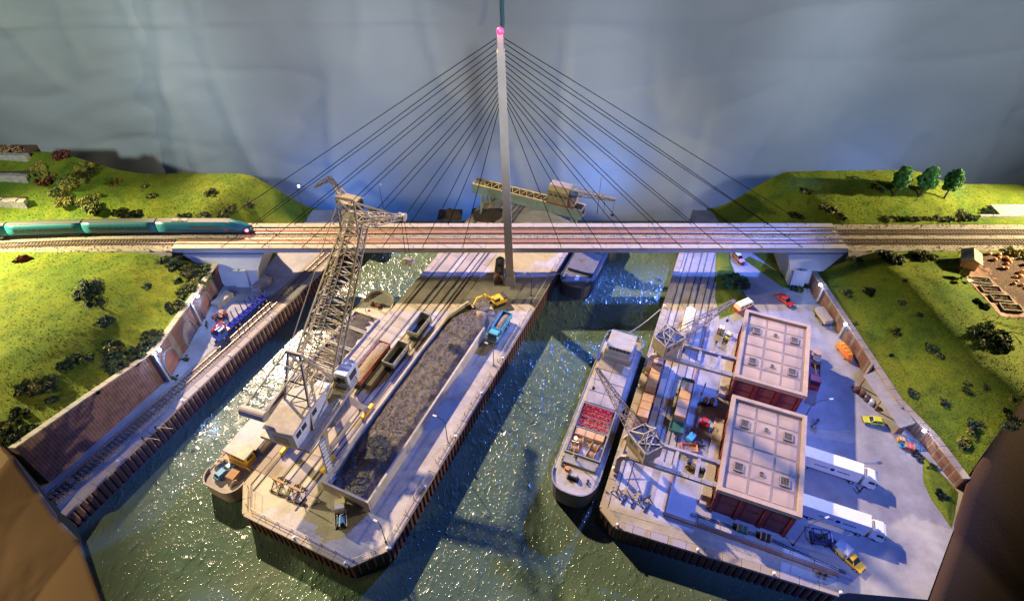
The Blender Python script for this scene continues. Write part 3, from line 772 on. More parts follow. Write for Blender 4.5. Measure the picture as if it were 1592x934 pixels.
PMATS={}
def person_mat(tr,ja,hair):
    k=(tr,ja,hair)
    if k in PMATS: return PMATS[k]
    m=bpy.data.materials.new('clothing'); m.use_nodes=True; N=m.node_tree.nodes; L=m.node_tree.links; B=N['Principled BSDF']; B.inputs['Roughness'].default_value=.8
    a=N.new('ShaderNodeAttribute'); a.attribute_name='height'; r=N.new('ShaderNodeValToRGB'); r.color_ramp.interpolation='CONSTANT'
    st=[(0,(.03,.025,.02)),(.05,tr),(.52,ja),(.845,(.55,.33,.24)),(.955,hair)]
    e=r.color_ramp.elements
    while len(e)<5: e.new(.5)
    for i,(p,c) in enumerate(st): e[i].position=p; e[i].color=(*c,1)
    L.new(a.outputs['Fac'],r.inputs['Fac']); L.new(r.outputs['Color'],B.inputs['Base Color']); PMATS[k]=m; return m
def person(label,loc,heading,tr=(.03,.04,.09),ja=(.06,.12,.35),hair=(.04,.025,.015),pose='stand',group=None,name='person'):
    """one skinned body; 'height' carries the undressed height of each joint for the colour of clothes, skin and hair"""
    sit=pose=='sit'; hz=.50 if sit else .95
    J={}
    J['hip']=(0,0,hz,.15,.55); J['chest']=(0,.02,hz+.38,.17,.72); J['neck']=(0,.03,hz+.58,.065,.84); J['head']=(0,.06,hz+.70,.105,.90); J['top']=(0,.05,hz+.82,.085,.985)
    for s,n in ((-1,'l'),(1,'r')):
        J['th'+n]=(s*.11,.0,hz-.05,.095,.48)
        if sit: J['kn'+n]=(s*.13,.45,.48,.07,.28); J['an'+n]=(s*.13,.48,.08,.05,.07); J['to'+n]=(s*.13,.64,.04,.045,.02)
        else:
            st=(.16*s if pose=='walk' else .0); J['kn'+n]=(s*.11,.03+st,.50,.07,.28); J['an'+n]=(s*.12,-.02+st*1.4,.09,.05,.07); J['to'+n]=(s*.13,.14+st*1.4,.05,.045,.02)
        J['sh'+n]=(s*.20,.02,hz+.46,.075,.75)
        if pose in('reach','rod','sit'): J['el'+n]=(s*.25,.17,hz+.24,.05,.70); J['ha'+n]=(s*.16,.42,hz+.28,.04,.87)
        else: J['el'+n]=(s*.28,.0-.08*s*(pose=='walk'),hz+.19,.05,.70); J['ha'+n]=(s*.29,.10-.2*s*(pose=='walk'),hz-.05,.04,.87)
    E_=[('hip','chest'),('chest','neck'),('neck','head'),('head','top')]
    for n in 'lr': E_+=[('hip','th'+n),('th'+n,'kn'+n),('kn'+n,'an'+n),('an'+n,'to'+n),('chest','sh'+n),('sh'+n,'el'+n),('el'+n,'ha'+n)]
    ks=list(J); me=bpy.data.meshes.new(name); me.from_pydata([J[k][:3] for k in ks],[(ks.index(a),ks.index(b)) for a,b in E_],[])
    at_=me.attributes.new('height','FLOAT','POINT')
    for i,k in enumerate(ks): at_.data[i].value=J[k][4]
    o=bpy.data.objects.new(name,me); COL.objects.link(o)
    md=o.modifiers.new('skin','SKIN'); 
    sk=me.skin_vertices[0].data if len(me.skin_vertices) else None
    if sk is None:
        bpy.context.view_layer.objects.active=o; bpy.ops.mesh.customdata_skin_add(); sk=me.skin_vertices[0].data
    for i,k in enumerate(ks): sk[i].radius=(J[k][3],J[k][3]*(.8 if k in('chest','hip') else 1)); sk[i].use_root=(k=='hip')
    md.use_smooth_shade=True
    sb=o.modifiers.new('sub','SUBSURF'); sb.levels=1; sb.render_levels=1
    me.materials.append(person_mat(tr,ja,hair))
    put(o,loc,heading); return tag(o,label,'person',group)

def leafy(mb,c,r,n,leaf,rng,sq=(1,1,1),shell=.55):
    for i in range(n):
        while True:
            p=Vector((rng.uniform(-1,1),rng.uniform(-1,1),rng.uniform(-1,1)))
            if shell**2<p.length_squared<1: break
        q=Vector((c[0]+p.x*r*sq[0],c[1]+p.y*r*sq[1],c[2]+p.z*r*sq[2]))
        a=Vector((rng.uniform(-1,1),rng.uniform(-1,1),rng.uniform(-.6,.6))).normalized(); b=a.orthogonal().normalized()
        l=leaf*rng.uniform(.6,1.3); mb.add([q-a*l,q+b*l*.6,q+a*l,q-b*l*.6],[(0,1,2,3)])
    return mb
def ground_z(x,y):
    """height of the terrain or pavement under a point, by a ray from above"""
    hit,p,nn,i,o,mt=S.ray_cast(bpy.context.evaluated_depsgraph_get(),Vector((x,y,60)),Vector((0,0,-1)))
    return p.z
def bush(label,x,y,z,r,mats,seed,group=None,name='bush',flat=.62,density=1.0,leaf=.3):
    rng=random.Random(seed); t=thing(name,label,'bush',(x,y,z),rng.uniform(0,360),group)
    mb=MB(); 
    for k in range(4): 
        a=rng.uniform(0,6.28); q=(cos(a)*r*.6,sin(a)*r*.6,r*flat*rng.uniform(.6,1)); mb.cyl((0,0,-.2),q,.07*r**.5+.03,.02,n=5)
    mb.build('stem','bark',t)
    k=0
    el=rng.uniform(.55,1.0)
    for m_ in mats:
        fb=MB(); lobes=max(5,int(8*r**.7))
        for i in range(lobes):
            a=rng.uniform(0,6.28); d=r*1.15*sqrt(rng.random()); rr=r*rng.uniform(.18,.40)*(1.15-.35*d/r)
            leafy(fb,(cos(a)*d,sin(a)*d*el,rr*flat*rng.uniform(.4,1.5)),rr,int(60*density*rr**1.2+22),leaf,rng,(1,1,.85),.3)
        fb.build('foliage',m_,t); k+=1
    return t
def wagon_base(t,L,W=2.7,col='dark'):
    MB().bb(-W/2+.2,W/2-.2,-L/2,L/2,.95,1.2).build('underframe',col,t)
    for s in (-1,1):
        for x in (-.85,.85): MB().cyl((x,s*L/2,1.08),(x,s*(L/2+.45),1.08),.17,n=8).build('buffer','steel',t)
    for y in (-L/2+1.5,L/2-1.5):
        for x in (-.76,.76): wheel(t,(x,y,.55),.47,.14,'X','steel','dark')
        for s in (-1,1): MB().bb(s*.95-.08,s*.95+.08,y-.6,y+.6,.5,.95).build('axle_box',col,t)
def hopper_wagon(name,label,loc,heading,L,m_,load,loadm,group=None,Ht=3.6):
    t=thing(name,label,'wagon',loc,heading,group); wagon_base(t,L)
    h=L/2-.25; w_=1.42; b=MB()
    def ring(a,c,z): return [(-a,-c,z),(a,-c,z),(a,c,z),(-a,c,z)]
    R=[ring(.75,h-1.0,1.2),ring(w_,h-.1,2.1),ring(w_,h,Ht),ring(w_-.12,h-.12,Ht),ring(w_-.14,h-.25,2.1),ring(.6,h-1.1,1.3)]
    vs=[p for r in R for p in r]; fs=[(3,2,1,0),(20,21,22,23)]
    for j in range(5): fs+=[(j*4+i,j*4+(i+1)%4,(j+1)*4+(i+1)%4,(j+1)*4+i) for i in range(4)]
    b.add(vs,fs); body=b.build('hopper_body',m_,t)
    k=max(4,int(L/1.4))
    for s in (-1,1):
        for i in range(k):
            y=lerp(-h+.3,h-.3,i/(k-1)); MB().bb(s*(w_+.02)-.06,s*(w_+.02)+.06,y-.07,y+.07,2.05,Ht-.02).build('rib',m_,body)
    if load is not None:
        MB().grid(lambda s,u:(lerp(-w_+.13,w_-.13,s),lerp(-h+.14,h-.14,u),load+.28*sin(pi*s)*sin(pi*u)**.4+.12*mnoise.noise(Vector((s*5,u*12,L)))),8,24).build('load',loadm,t,True)
    for s in (-1,1):
        rl=MB(); rl.tube([(-1,s*(h+.16),1.2),(-1,s*(h+.16),2.6),(1,s*(h+.16),2.6),(1,s*(h+.16),1.2)],.05,4); rl.cyl((0,s*(h+.16),1.2),(0,s*(h+.16),2.6),.05,n=4); rl.build('end_rail','dark',t)
    return t
def lamp_post(label,loc,heading,h=7,arm=1.6,group=None,lit=False):
    t=thing('lamp_post',label,'lamp',loc,heading,group)
    MB().lathe([(.2,0),(.2,.5),(.10,.6),(.07,h*.85)],(0,0,0),8).tube([(0,0,h*.84),(0,arm*.25,h*.96),(0,arm*.65,h),(0,arm,h)],.07,6).build('post','dark',t)
    MB().box((0,arm+.25,h),(.34,.8,.16)).build('lamp_head','silver',t)
    return t
def fence_rail(label,pts,group,h=1.1,m_='mooring',step=3.2):
    t=thing('railing',label,'railing',(0,0,0),0,group)
    post=mesh_of(MB().cyl((0,0,-.05),(0,0,h),.07,n=6),'post',m_)
    for a,b in zip(pts[:-1],pts[1:]):
        a=Vector(a);b=Vector(b);l=(b-a).length;k=max(1,round(l/step))
        for i in range(k+1):
            p=a.lerp(b,i/k); inst('post',post,t,(p.x,p.y,a.z))
        for z in (h*.5,h): MB().cyl(a+Vector((0,0,z)),b+Vector((0,0,z)),.06,n=6).build('rail',m_,t)
    return t
def bollard(label,loc,group):
    return tag(put(MB().lathe([(.22,-.02),(.20,.3),(.16,.45),(.30,.55),(.30,.68),(.12,.76)],(0,0,0),10).build('mooring_bollard','white_paint',None,True),loc),label,'bollard',group)
# ------------------------------------------------------------------ centre pier
BK=thing('coal_bunker','long concrete coal bunker with thin walls on the middle pier','bunker',CW(0,0),HC)
# local x = v, y = u
def wall_seg(a,b,th,z0,z1):
    a=Vector(a);b=Vector(b);d=(b-a).normalized();n=Vector((-d.y,d.x))*th/2
    return MB().prism([(a-n)[:],(b-n)[:],(b+n)[:],(a+n)[:]],z0,z1)
for a,b in (((-17,5.0),(-17,44)),((-17,44),(-16.7,53)),((-16.7,53),(-14.4,59.5)),((-17.2,4.8),(-6.8,4.8)),((-7,5.05),(-7,53))):
    l=hypot(b[0]-a[0],b[1]-a[1]); k=max(1,round(l/4.9))
    for i in range(k):
        p=[lerp(a[j],b[j],(i+.004)/k) for j in (0,1)]; q=[lerp(a[j],b[j],(i+.996)/k) for j in (0,1)]
        wall_seg(p,q,.42,-.05,3.1).build('wall_panel','concrete',BK)
def coal_h(x,y):
    v=(x+17)/10; e=sm(min(v,1-v)*5)
    if y>50: e*=max(0,1-(y-50)/9)
    z=1.85+.85*e+.35*mnoise.noise(Vector((x*.22,y*.12,1)))+.25*mnoise.noise(Vector((x*.8,y*.6,2)))
    z-=1.3*sm((17-y)/9)*sm((-9.5-x)/5)
    return z
ch=MB().grid(lambda s,t:((lambda y,x:(x,y,max(.05,coal_h(x,y))))(lerp(5.05,62,t),lerp(-16.78,-7.22,s) if t<.82 else lerp(lerp(-16.78,-14.0,(t-.82)/.18),lerp(-7.22,-9.5,(t-.82)/.18),s))),40,150)
co=ch.build('coal_heap','coal',None,True); put(co,CW(0,0),HC); tag(co,'long dark heap of coal lying in the concrete bunker','coal')
lump=MB(); rg=random.Random(3)
for i in range(5200):
    y=rg.uniform(5.4,58); x=rg.uniform(-16.5,-7.5)
    if y>53 and not(-14.5<x<-9): continue
    lump.ball((x,y,max(.05,coal_h(x,y))+.02),rg.uniform(.05,.14),n=4,m=2,jit=.5,rng=rg)
lo=lump.build('coal_lumps','coal',co); lo['kind']='stuff'
gh=MB().grid(lambda s,t:(lerp(-3.2,3.2,s),lerp(-3.5,3.5,t),.02+1.7*max(0,1-hypot(lerp(-1,1,s),lerp(-1,1,t)))*(1+.3*mnoise.noise(Vector((s*5,t*5,3))))),16,16).build('gravel_heap','gravel',None,True)
put(gh,CW(-10.2,57.5,.9),HC); tag(gh,'pale brown gravel heap under the excavator bucket','gravel')

# wagons
hopper_wagon('hopper_wagon','rusty red hopper wagon filled with brown ore',CW(-25.4,33,.07),HC,12.6,'wagon_red',3.45,'gravel',None,3.7)
hopper_wagon('hopper_wagon','empty grey hopper wagon beside the red wagon',CW(-21.5,37.4,.07),HC,7.4,'grey_wagon',1.7,'dark','grey hopper wagons')  # carries no load: a dark sheet makes the empty interior dark
hopper_wagon('hopper_wagon','empty grey hopper wagon farther along the pier towards the bridge',CW(-21.5,47.6,.07),HC,7.4,'grey_wagon',1.7,'dark','grey hopper wagons')  # dark sheet inside instead of a load, as in the other grey wagon
tk=thing('tank_wagon','black tank wagon with rust brown end standing beside the bridge mast','wagon',(-3.3,-4.6,.07),3)
wagon_base(tk,9); MB().lathe([(.3,-4.2),(1.05,-4.0),(1.25,-3.6),(1.25,3.6),(1.05,4.0),(.3,4.2)],(0,0,2.55),16,'Y').build('tank','dark',tk,True)
MB().lathe([(.4,0),(.4,.5),(.1,.6)],(0,0,3.7),10).build('filler_dome','rust',tk); MB().lathe([(1.07,-4.05),(1.28,-3.7),(1.28,-3.0)],(0,0,2.55),16,'Y').build('end_band','rust',tk)
MB().bb(-.5,.5,-2.5,2.5,3.78,3.84).build('walkway','steel',tk)

# rail buffer stops
def buffer_stop(label,loc):
    t=thing('buffer_stop',label,'buffer stop',loc,HC,'buffer stops at the pier end')
    for s in (-1,1):
        MB().tube([(s*.8,-1.6,.15),(s*.8,.2,1.9),(s*.8,1.9,.15)],.13,5).tube([(s*.8,.2,1.9),(s*.8,.2,.15)],.1,5).tube([(s*.8,-.8,1.0),(s*.8,1.0,1.0)],.09,5).build('side_frame','rail_steel',t)
        MB().cyl((s*.8,.1,1.35),(s*.8,1.15,1.35),.2,n=10).build('buffer','steel',t)
    MB().box((0,.3,1.75),(2.9,.4,.45)).build('cross_beam','wood',t)
    for y in (-1.4,1.6): MB().box((0,y,.2),(2.5,.3,.2)).build('sleeper','sleeper',t)
    MB().tube([(-.8,-1.4,.3),(.8,.2,1.6)],.08,5).tube([(.8,-1.4,.3),(-.8,.2,1.6)],.08,5).build('brace','rail_steel',t)
buffer_stop('steel frame buffer stop nearer the barge',CW(-25.4,1.7)); buffer_stop('steel frame buffer stop nearer the coal bunker',CW(-21.5,1.7))
# crane rail end clamps beside them
# blue tipper
def tipper(label,loc,heading):
    t=thing('tipper_truck',label,'truck',loc,heading)
    MB().bb(-.45,.45,-4.6,3.6,.75,1.05).build('chassis','dark',t)
    b=MB(); b.bb(-1.25,1.25,-4.8,1.6,1.15,1.3)
    for s in (-1,1): b.bb(s*1.2-.06,s*1.2+.06,-4.8,1.6,1.3,2.7)
    b.bb(-1.14,1.14,1.5,1.62,1.3,2.9); b.bb(-1.14,1.14,-4.82,-4.7,1.3,2.5); bd=b.build('tipping_body','sky_blue',t)
    for s in (-1,1):
        for i in range(5): MB().bb(s*1.28-.04,s*1.28+.04,-4.5+i*1.45,-4.38+i*1.45,1.25,2.68).build('rib','sky_blue',bd)
    MB().grid(lambda s,u:(lerp(-1.12,1.12,s),lerp(-4.68,1.48,u),1.75+.75*sin(pi*s)*sin(pi*u)**.5+.1*mnoise.noise(Vector((s*6,u*14,9)))),8,20).build('gravel_load','gravel',t,True)
    cb=MB().extr([(1.9,.75),(1.9,2.75),(2.2,2.95),(3.6,2.95),(4.05,1.9),(4.1,.5),(3.4,.5),(2.6,.75)],-1.2,1.2,[.02,.06,.12,.12,.05,.02,.02,.02]).build('cab','sky_blue',t)
    MB().add([(-1.0,4.06,1.95),(1.0,4.06,1.95),(.95,3.69,2.78),(-.95,3.69,2.78)],[(0,1,2,3)]).build('windscreen','glass',cb)
    MB().bb(-.95,.95,4.08,4.14,.6,.95).build('grille','white_paint',cb)
    for s in (-1,1):
        MB().bb(s*1.2-.02,s*1.2+.02,2.3,3.4,1.9,2.6).build('side_window','glass',cb); MB().box((s*1.4,3.9,2.3),(.3,.15,.5)).build('mirror','white_paint',cb)
        for y in (3.0,-1.9,-3.3): wheel(t,(s*1.0,y,.5),.5,.4)
        MB().bb(s*.8-.15,s*.8+.15,4.1,4.16,.98,1.2).build('headlight','silver',cb)
    return t
tipper('bright blue tipper truck loaded with gravel on the pier edge',CW(-4.3,55.6),HC+180)
# excavator
ex=thing('excavator','yellow tracked excavator reaching into the gravel heap','excavator',CW(-9.0,64.2),HC+215)
for s in (-1,1):
    MB().extr([(-1.9,.35),(-1.5,.05),(1.5,.05),(1.9,.35),(1.9,.6),(1.5,.9),(-1.5,.9),(-1.9,.6)],s*1.1-.3,s*1.1+.3).build('crawler_track','dark',ex)
up=MB().bev(-1.35,1.35,-2.4,1.1,1.0,2.1,.2).build('upper_body','yellow',ex)
MB().bev(-1.3,1.3,-2.5,-1.3,1.2,2.3,.2).build('counterweight','dark',ex)
cb=MB().bev(-1.35,-.35,-.4,1.3,2.0,3.2,.15).build('cab','yellow',ex); MB().bb(-1.25,-.45,1.29,1.33,2.15,3.0).build('windscreen','glass',cb); MB().bb(-1.38,-1.34,-.2,1.1,2.15,3.0).build('side_window','glass',cb)
bm=MB(); pts=[(.35,.9,1.8),(.35,3.2,4.4),(.35,5.2,4.3)]
bm.cyl(pts[0],pts[1],.30,.34,n=4).cyl(pts[1],pts[2],.34,.22,n=4).build('boom','yellow',ex); MB().cyl((.35,5.2,4.5),(.35,6.6,2.2),.25,.16,n=4).build('dipper_arm','yellow',ex)
MB().extr([(6.1,2.4),(6.9,2.3),(7.2,1.5),(6.6,1.1),(6.0,1.4)],-.2,.9).build('bucket','steel',ex)
MB().cyl((.35,1.6,1.9),(.35,3.0,3.6),.12,n=8).cyl((.35,3.4,4.7),(.35,5.0,4.9),.1,n=8).build('hydraulic_ram','steel',ex)

# old tow truck
tt=thing('tow_truck','old pale tow truck with a dark bed by the end of the coal bunker','truck',CW(-11.2,1.7),HC-38)
MB().extr([(-2.9,.55),(-2.9,1.0),(.0,1.0),(.0,.55)],-1.05,1.05).build('bed','dark',tt)
MB().extr([(0,.5),(0,1.1),(.05,2.15),(.3,2.25),(1.25,2.25),(1.6,1.45),(2.7,1.3),(2.95,.95),(2.95,.5)],-1.0,1.0,[.0,.0,.1,.12,.12,.02,.12,.15,.1]).build('cab','cream',tt)
MB().add([(-.8,1.63,1.5),(.8,1.63,1.5),(.78,1.3,2.18),(-.78,1.3,2.18)],[(0,1,2,3)]).build('windscreen','glass',tt)
for s in (-1,1):
    MB().bb(s*1.0-.05,s*1.0+.05,-2.9,0,.98,1.4).build('side_board','cream',tt); MB().bb(s*.985-.03,s*.985+.03,.3,1.2,1.45,2.0).build('side_window','glass',tt)
    for y in (-1.9,2.1): wheel(tt,(s*.9,y,.42),.42,.26)
    MB().ball((s*.62,2.95,1.05),.18,n=8,m=5).build('headlight','silver',tt)
    MB().tube([(s*.8,-2.6,1.0),(s*.25,-1.2,2.6)],.07,5).tube([(s*.8,-.2,1.0),(s*.25,-1.2,2.6)],.07,5).build('lifting_frame','cream',tt)
MB().tube([(0,-.6,1.6),(0,-3.4,2.6)],.1,5).cyl((0,-3.4,2.6),(0,-3.4,1.5),.03,n=4).build('jib','cream',tt)
MB().bb(-.7,.7,-2.2,-.9,1.0,1.5).build('winch_box','sky_blue',tt)
person('person in red top and blue trousers standing before the buffer stops',CW(-18.3,.2),200,(.05,.09,.3),(.5,.05,.03),(.25,.1,.03))

# lamps, railings, bollards on the pier
lamp_post('dark lamp post beside the middle of the coal bunker',CW(-1.0,23.6),HC-90,7.6,2.0,'pier lamp posts')
lamp_post('dark lamp post close to the blue tipper truck',CW(-1.0,45.5),HC-90,7.0,1.4,'pier lamp posts')
lamp_post('dark lamp post at the chamfered pier corner',CW(-1.0,.8),HC-90,7.6,.6,'pier lamp posts')
lamp_post('dark lamp post right of the bridge mast',CW(-2.3,70.5),HC-90,7.0,1.6,'pier lamp posts')
R_='pale railings on the quay edges'
fence_rail('pale railing along the chamfered right corner of the pier',[CW(-4.2,-4.3),CW(-1.6,-1.6)],R_)
fence_rail('long pale railing on the front edge of the pier',[CW(-27.0,-4.3),CW(-5.0,-4.3)],R_)
fence_rail('short pale railing at the left chamfer of the pier',[CW(-30.8,-.9),CW(-28.3,-4.0)],R_)
fence_rail('pale railing on the right pier edge nearest the lamp corner',[CW(-.8,1.2),CW(-.8,16)],R_)
fence_rail('pale railing on the right pier edge beside the bunker middle',[CW(-.8,18.5),CW(-.8,43)],R_)
fence_rail('pale railing on the right pier edge beside the tipper truck',[CW(-.8,47),CW(-.8,66)],R_)
fence_rail('pale railing on the right pier edge below the bridge',[CW(-.8,68),CW(-.8,90)],R_)
B_='white mooring bollards'
for i,(v,u,l) in enumerate(((-16.2,-5.35,'white bollard on the front pier edge, farther from the lamp post'),(-5.2,-5.35,'white bollard at the front right pier corner'),(.05,-.2,'white bollard at the foot of the corner lamp post'),(.1,12.7,'white bollard on the right pier edge near the bunker front'),(.1,25,'white bollard on the right pier edge at the curved lamp post'),(.1,37,'white bollard on the right pier edge at the bunker middle'),(.1,48,'white bollard on the right pier edge at the tipper truck'))):
    bollard(l,CW(v,u,.16),B_)

# ------------------------------------------------------------------ big level luffing crane
CR=thing('harbour_crane','large beige lattice harbour crane with blue white cabins on the pier','crane',CW(-24.6,16),HC)
# portal, local x = v, y = u
for sx in (-1,1):
    for sy in (-1,1):
        x,y=sx*4.95,sy*6.8
        lg=MB(); 
        def ring(z,cx,cy,a,b): return [(cx-a,cy-b,z),(cx+a,cy-b,z),(cx+a,cy+b,z),(cx-a,cy+b,z)]
        leg=loft(lg,[ring(1.2,x,y,.4,.55),ring(8.2,x*.66,y*.55,.55,.75)]).build('portal_leg','crane_grey',CR)
        bg=MB().bev(x-.45,x+.45,y-2.0,y+2.0,.45,1.25,.12).build('bogie','yellow',CR)
        for k in (-1.35,-.45,.45,1.35): wheel(bg,(x,y+k,.43),.36,.22,'X','dark','yellow',10)
for sx in (-1,1): MB().box((sx*4.4,0,2.6),(.6,11.6,.7)).build('sill_beam','crane_grey',CR)
oc=[(6.0*cos(pi/8+k*pi/4),6.4*sin(pi/8+k*pi/4)) for k in range(8)]
MB().prism(oc,8.2,8.7).build('portal_deck','crane_grey',CR)
for k in range(8):
    a=oc[k]; b=oc[(k+1)%8]; m_=MB()
    for z in (9.2,9.75): m_.cyl((*a,z),(*b,z),.06,n=4)
    m_.cyl((*a,8.7),(*a,9.75),.06,n=4).cyl(((a[0]+b[0])/2,(a[1]+b[1])/2,8.7),((a[0]+b[0])/2,(a[1]+b[1])/2,9.75),.05,n=4); m_.build('deck_railing','crane_grey',CR)
stz=MB()
for s in (-.5,.5): stz.cyl((5.2+s*0,-6.4+s*1.6,8.6),(8.4,-9.6+s*1.6,.4),.16,n=4)
for i in range(14):
    t_=i/13; stz.box((lerp(5.2,8.4,t_),lerp(-6.4,-9.6,t_),lerp(8.6,.4,t_)),(.4,1.5,.08))
stz.build('stairway','crane_blue',CR)
MB().lathe([(3.4,8.7),(3.4,9.6),(2.6,9.7),(2.4,10.6)],(0,0,0),20).build('slewing_ring','crane_brown',CR)
# upper works turned towards the bridge, their own frame as a part: local y forward along the jib
DH=18.6-HC
def up_pt(x,y,z):
    a=-radians(DH); return (x*cos(a)-y*sin(a),x*sin(a)+y*cos(a),z)
class UB(MB):
    def build(s,*a,**k):
        s.v=[up_pt(*p) for p in s.v]; return MB.build(s,*a,**k)
plat=UB().bev(-5.2,5.2,-11.0,6.5,10.5,11.1,.1).build('turntable','crane_grey',CR)
hs=UB().bev(-2.9,2.9,-11.2,-.4,11.1,15.0,.25).build('machinery_house','crane_blue',CR)
UB().extr([(-11.3,15.0),(-11.3,15.2),(-5.8,15.7),(-.3,15.2),(-.3,15.0)],-3.0,3.0).build('house_roof','crane_grey',hs)
for y in (-10.3,-8.6,-5.2): 
    UB().bb(2.88,2.94,y,y+1.35,13.1,14.3).build('window','glass',hs)
UB().bb(-1.6,1.6,-11.26,-11.19,11.6,13.6).build('rear_hatch','crane_grey',hs)
cbn=UB().bev(2.2,5.0,3.6,8.0,11.2,15.0,.25).build('operator_cabin','crane_blue',CR)
UB().bb(4.98,5.04,4.6,7.0,12.6,14.2).build('window','glass',cbn); UB().bb(2.6,4.6,7.97,8.03,12.4,14.3).build('window','glass',cbn); UB().bb(2.7,4.5,3.57,3.62,12.8,14.2).build('window','glass',cbn)
UB().lathe([(1.5,-1.3),(1.6,-1.2),(1.6,1.2),(1.5,1.3)],(1.2,.8,12.9),14,'X').build('winch_drum','crane_blue',CR)
wr=UB()
for x in (-5.1,5.1):
    for z in (11.7,12.2): wr.cyl((x,-8.9,z),(x,6.4,z),.06,n=4)
    for i in range(7): wr.cyl((x,-8.9+i*2.55,11.1),(x,-8.9+i*2.55,12.2),.06,n=4)
wr.build('turntable_railing','crane_grey',CR)
# A-frame tower and ladder way
af=UB()
for sx in (-1,1):
    af.cyl((sx*3.2,4.2,11.0),(sx*1.2,-1.5,25.5),.26,n=4).cyl((sx*3.2,-6.5,11.0),(sx*1.2,-1.5,25.5),.26,n=4)
    for k in range(1,5):
        t_=k/5; af.cyl((lerp(sx*3.2,sx*1.2,t_),lerp(4.2,-1.5,t_),lerp(11,25.5,t_)),(lerp(sx*3.2,sx*1.2,t_),lerp(-6.5,-1.5,t_),lerp(11,25.5,t_)),.13,n=4)
        t2=(k-1)/5; af.cyl((lerp(sx*3.2,sx*1.2,t_),lerp(4.2,-1.5,t_),lerp(11,25.5,t_)),(lerp(sx*3.2,sx*1.2,t2),lerp(-6.5,-1.5,t2),lerp(11,25.5,t2)),.11,n=4)
        af.cyl((lerp(-3.2,-1.2,t_),lerp(-6.5,-1.5,t_),lerp(11,25.5,t_)),(lerp(3.2,1.2,t_),lerp(-6.5,-1.5,t_),lerp(11,25.5,t_)),.13,n=4)
af.cyl((-1.6,-1.5,25.5),(1.6,-1.5,25.5),.4,n=8); af.build('tower_frame','crane_grey',CR)
# main boom: wide at the foot, narrow at the head
F0=Vector((-2.9,3.6,12.0)); F1=Vector((-1.2,25.6,34.5))
UB().truss(F0,F1,9.6,2.0,4.2,2.2,16,.24,.12).build('main_boom','crane_grey',CR)
ld=UB()
for s in (-.55,.55): ld.cyl(F0+Vector((s-.9,-.2,1.35)),F1+Vector((s-.3,-.2,1.45)),.10,n=4)
for i in range(58):
    t_=i/57; p=F0.lerp(F1,t_); ld.cyl((p.x-1.45+.6*t_,p.y-.2,p.z+1.4),(p.x-.35+.6*t_,p.y-.2,p.z+1.4),.06,n=4)
for i in range(16):
    t_=i/16; p=F0.lerp(F1,t_); q=F0.lerp(F1,t_+1/16); wd=lerp(4.8,2.1,t_)
    ld.cyl((p.x-wd,p.y,p.z),(q.x-.3,q.y,q.z),.09,n=4).cyl((p.x+wd,p.y,p.z),(q.x+.3,q.y,q.z),.09,n=4)
ld.build('boom_ladder','crane_grey',CR)
# back tie from tower to boom head linkage
tie=UB()
for s in (-1,1): tie.cyl((s*1.2,-1.5,25.5),(s*1.4-1.5,24.4,40.6),.09,n=4)
tie.build('tie_back','crane_grey',CR)
# fly jib
fj=UB(); A=Vector((-1.6,24.4,40.6)); P=Vector((-1.2,25.6,35.2)); T=Vector((2.3,37.3,28.9))

for s in (-1,1):
    fj.cyl(A+Vector((s*1.9,0,0)),P+Vector((s*1.9,2.0,0)),.22,n=4).cyl(A+Vector((s*1.9,0,0)),P+Vector((s*1.9,-2.6,-1.4)),.2,n=4).cyl(A+Vector((s*1.9,0,0)),T,.14,n=4).cyl(P+Vector((s*1.9,-.3,2.0)),P+Vector((-s*1.9,1.0,1.0)),.12,n=4)
fj.cyl(A+Vector((-1.9,0,0)),P+Vector((1.9,-2.6,-1.4)),.12,n=4); fj.truss(P,T,3.8,2.6,1.0,.6,6,.2,.11); fj.cyl(A+Vector((-2,0,.3)),A+Vector((2,0,.3)),.3,n=6); fj.build('fly_jib','crane_grey',CR)
UB().lathe([(.3,-.8),(.95,-.75),(.8,0),(.95,.75),(.3,.8)],tuple(T),12,'X').build('jib_sheave','crane_grey',CR)
# counterweight lever behind the tower
cw=UB()
for s in (-1,1): cw.cyl((s*2.0,-1.5,25.0),(s*2.2-4.8,-9.8,17.6),.17,n=4)
for i in range(1,5):
    t_=i/5; cw.cyl((-2-4.8*t_,lerp(-1.5,-9.8,t_),lerp(25,17.6,t_)),(2-4.4*t_,lerp(-1.5,-9.8,t_),lerp(25,17.6,t_)),.1,n=4)
cw.build('counterweight_lever','crane_grey',CR)
UB().lathe([(.85,-2.6),(1.0,-2.45),(1.0,2.45),(.85,2.6)],(-4.9,-10.2,17.2),16,'X').build('counterweight','crane_grey',CR)
hk=UB()
for s in (-.35,.35): hk.cyl((T.x+s,T.y,T.z),(T.x+s*1.6,T.y-.2,17.6),.06,n=4)
hk.build('hoist_cable','cable',CR)
gr=UB(); gr.box((T.x,T.y-.2,17.3),(1.7,.9,.5)); 
for s in (-1,1): gr.extr([(T.y-1.1,16.6),(T.y-1.0,16.0),(T.y+.6,16.0),(T.y+.7,16.6),(T.y+.2,17.2),(T.y-.6,17.2)],T.x+s*.75-.5,T.x+s*.75+.5)
gr.build('grab_bucket','crane_grey',CR)

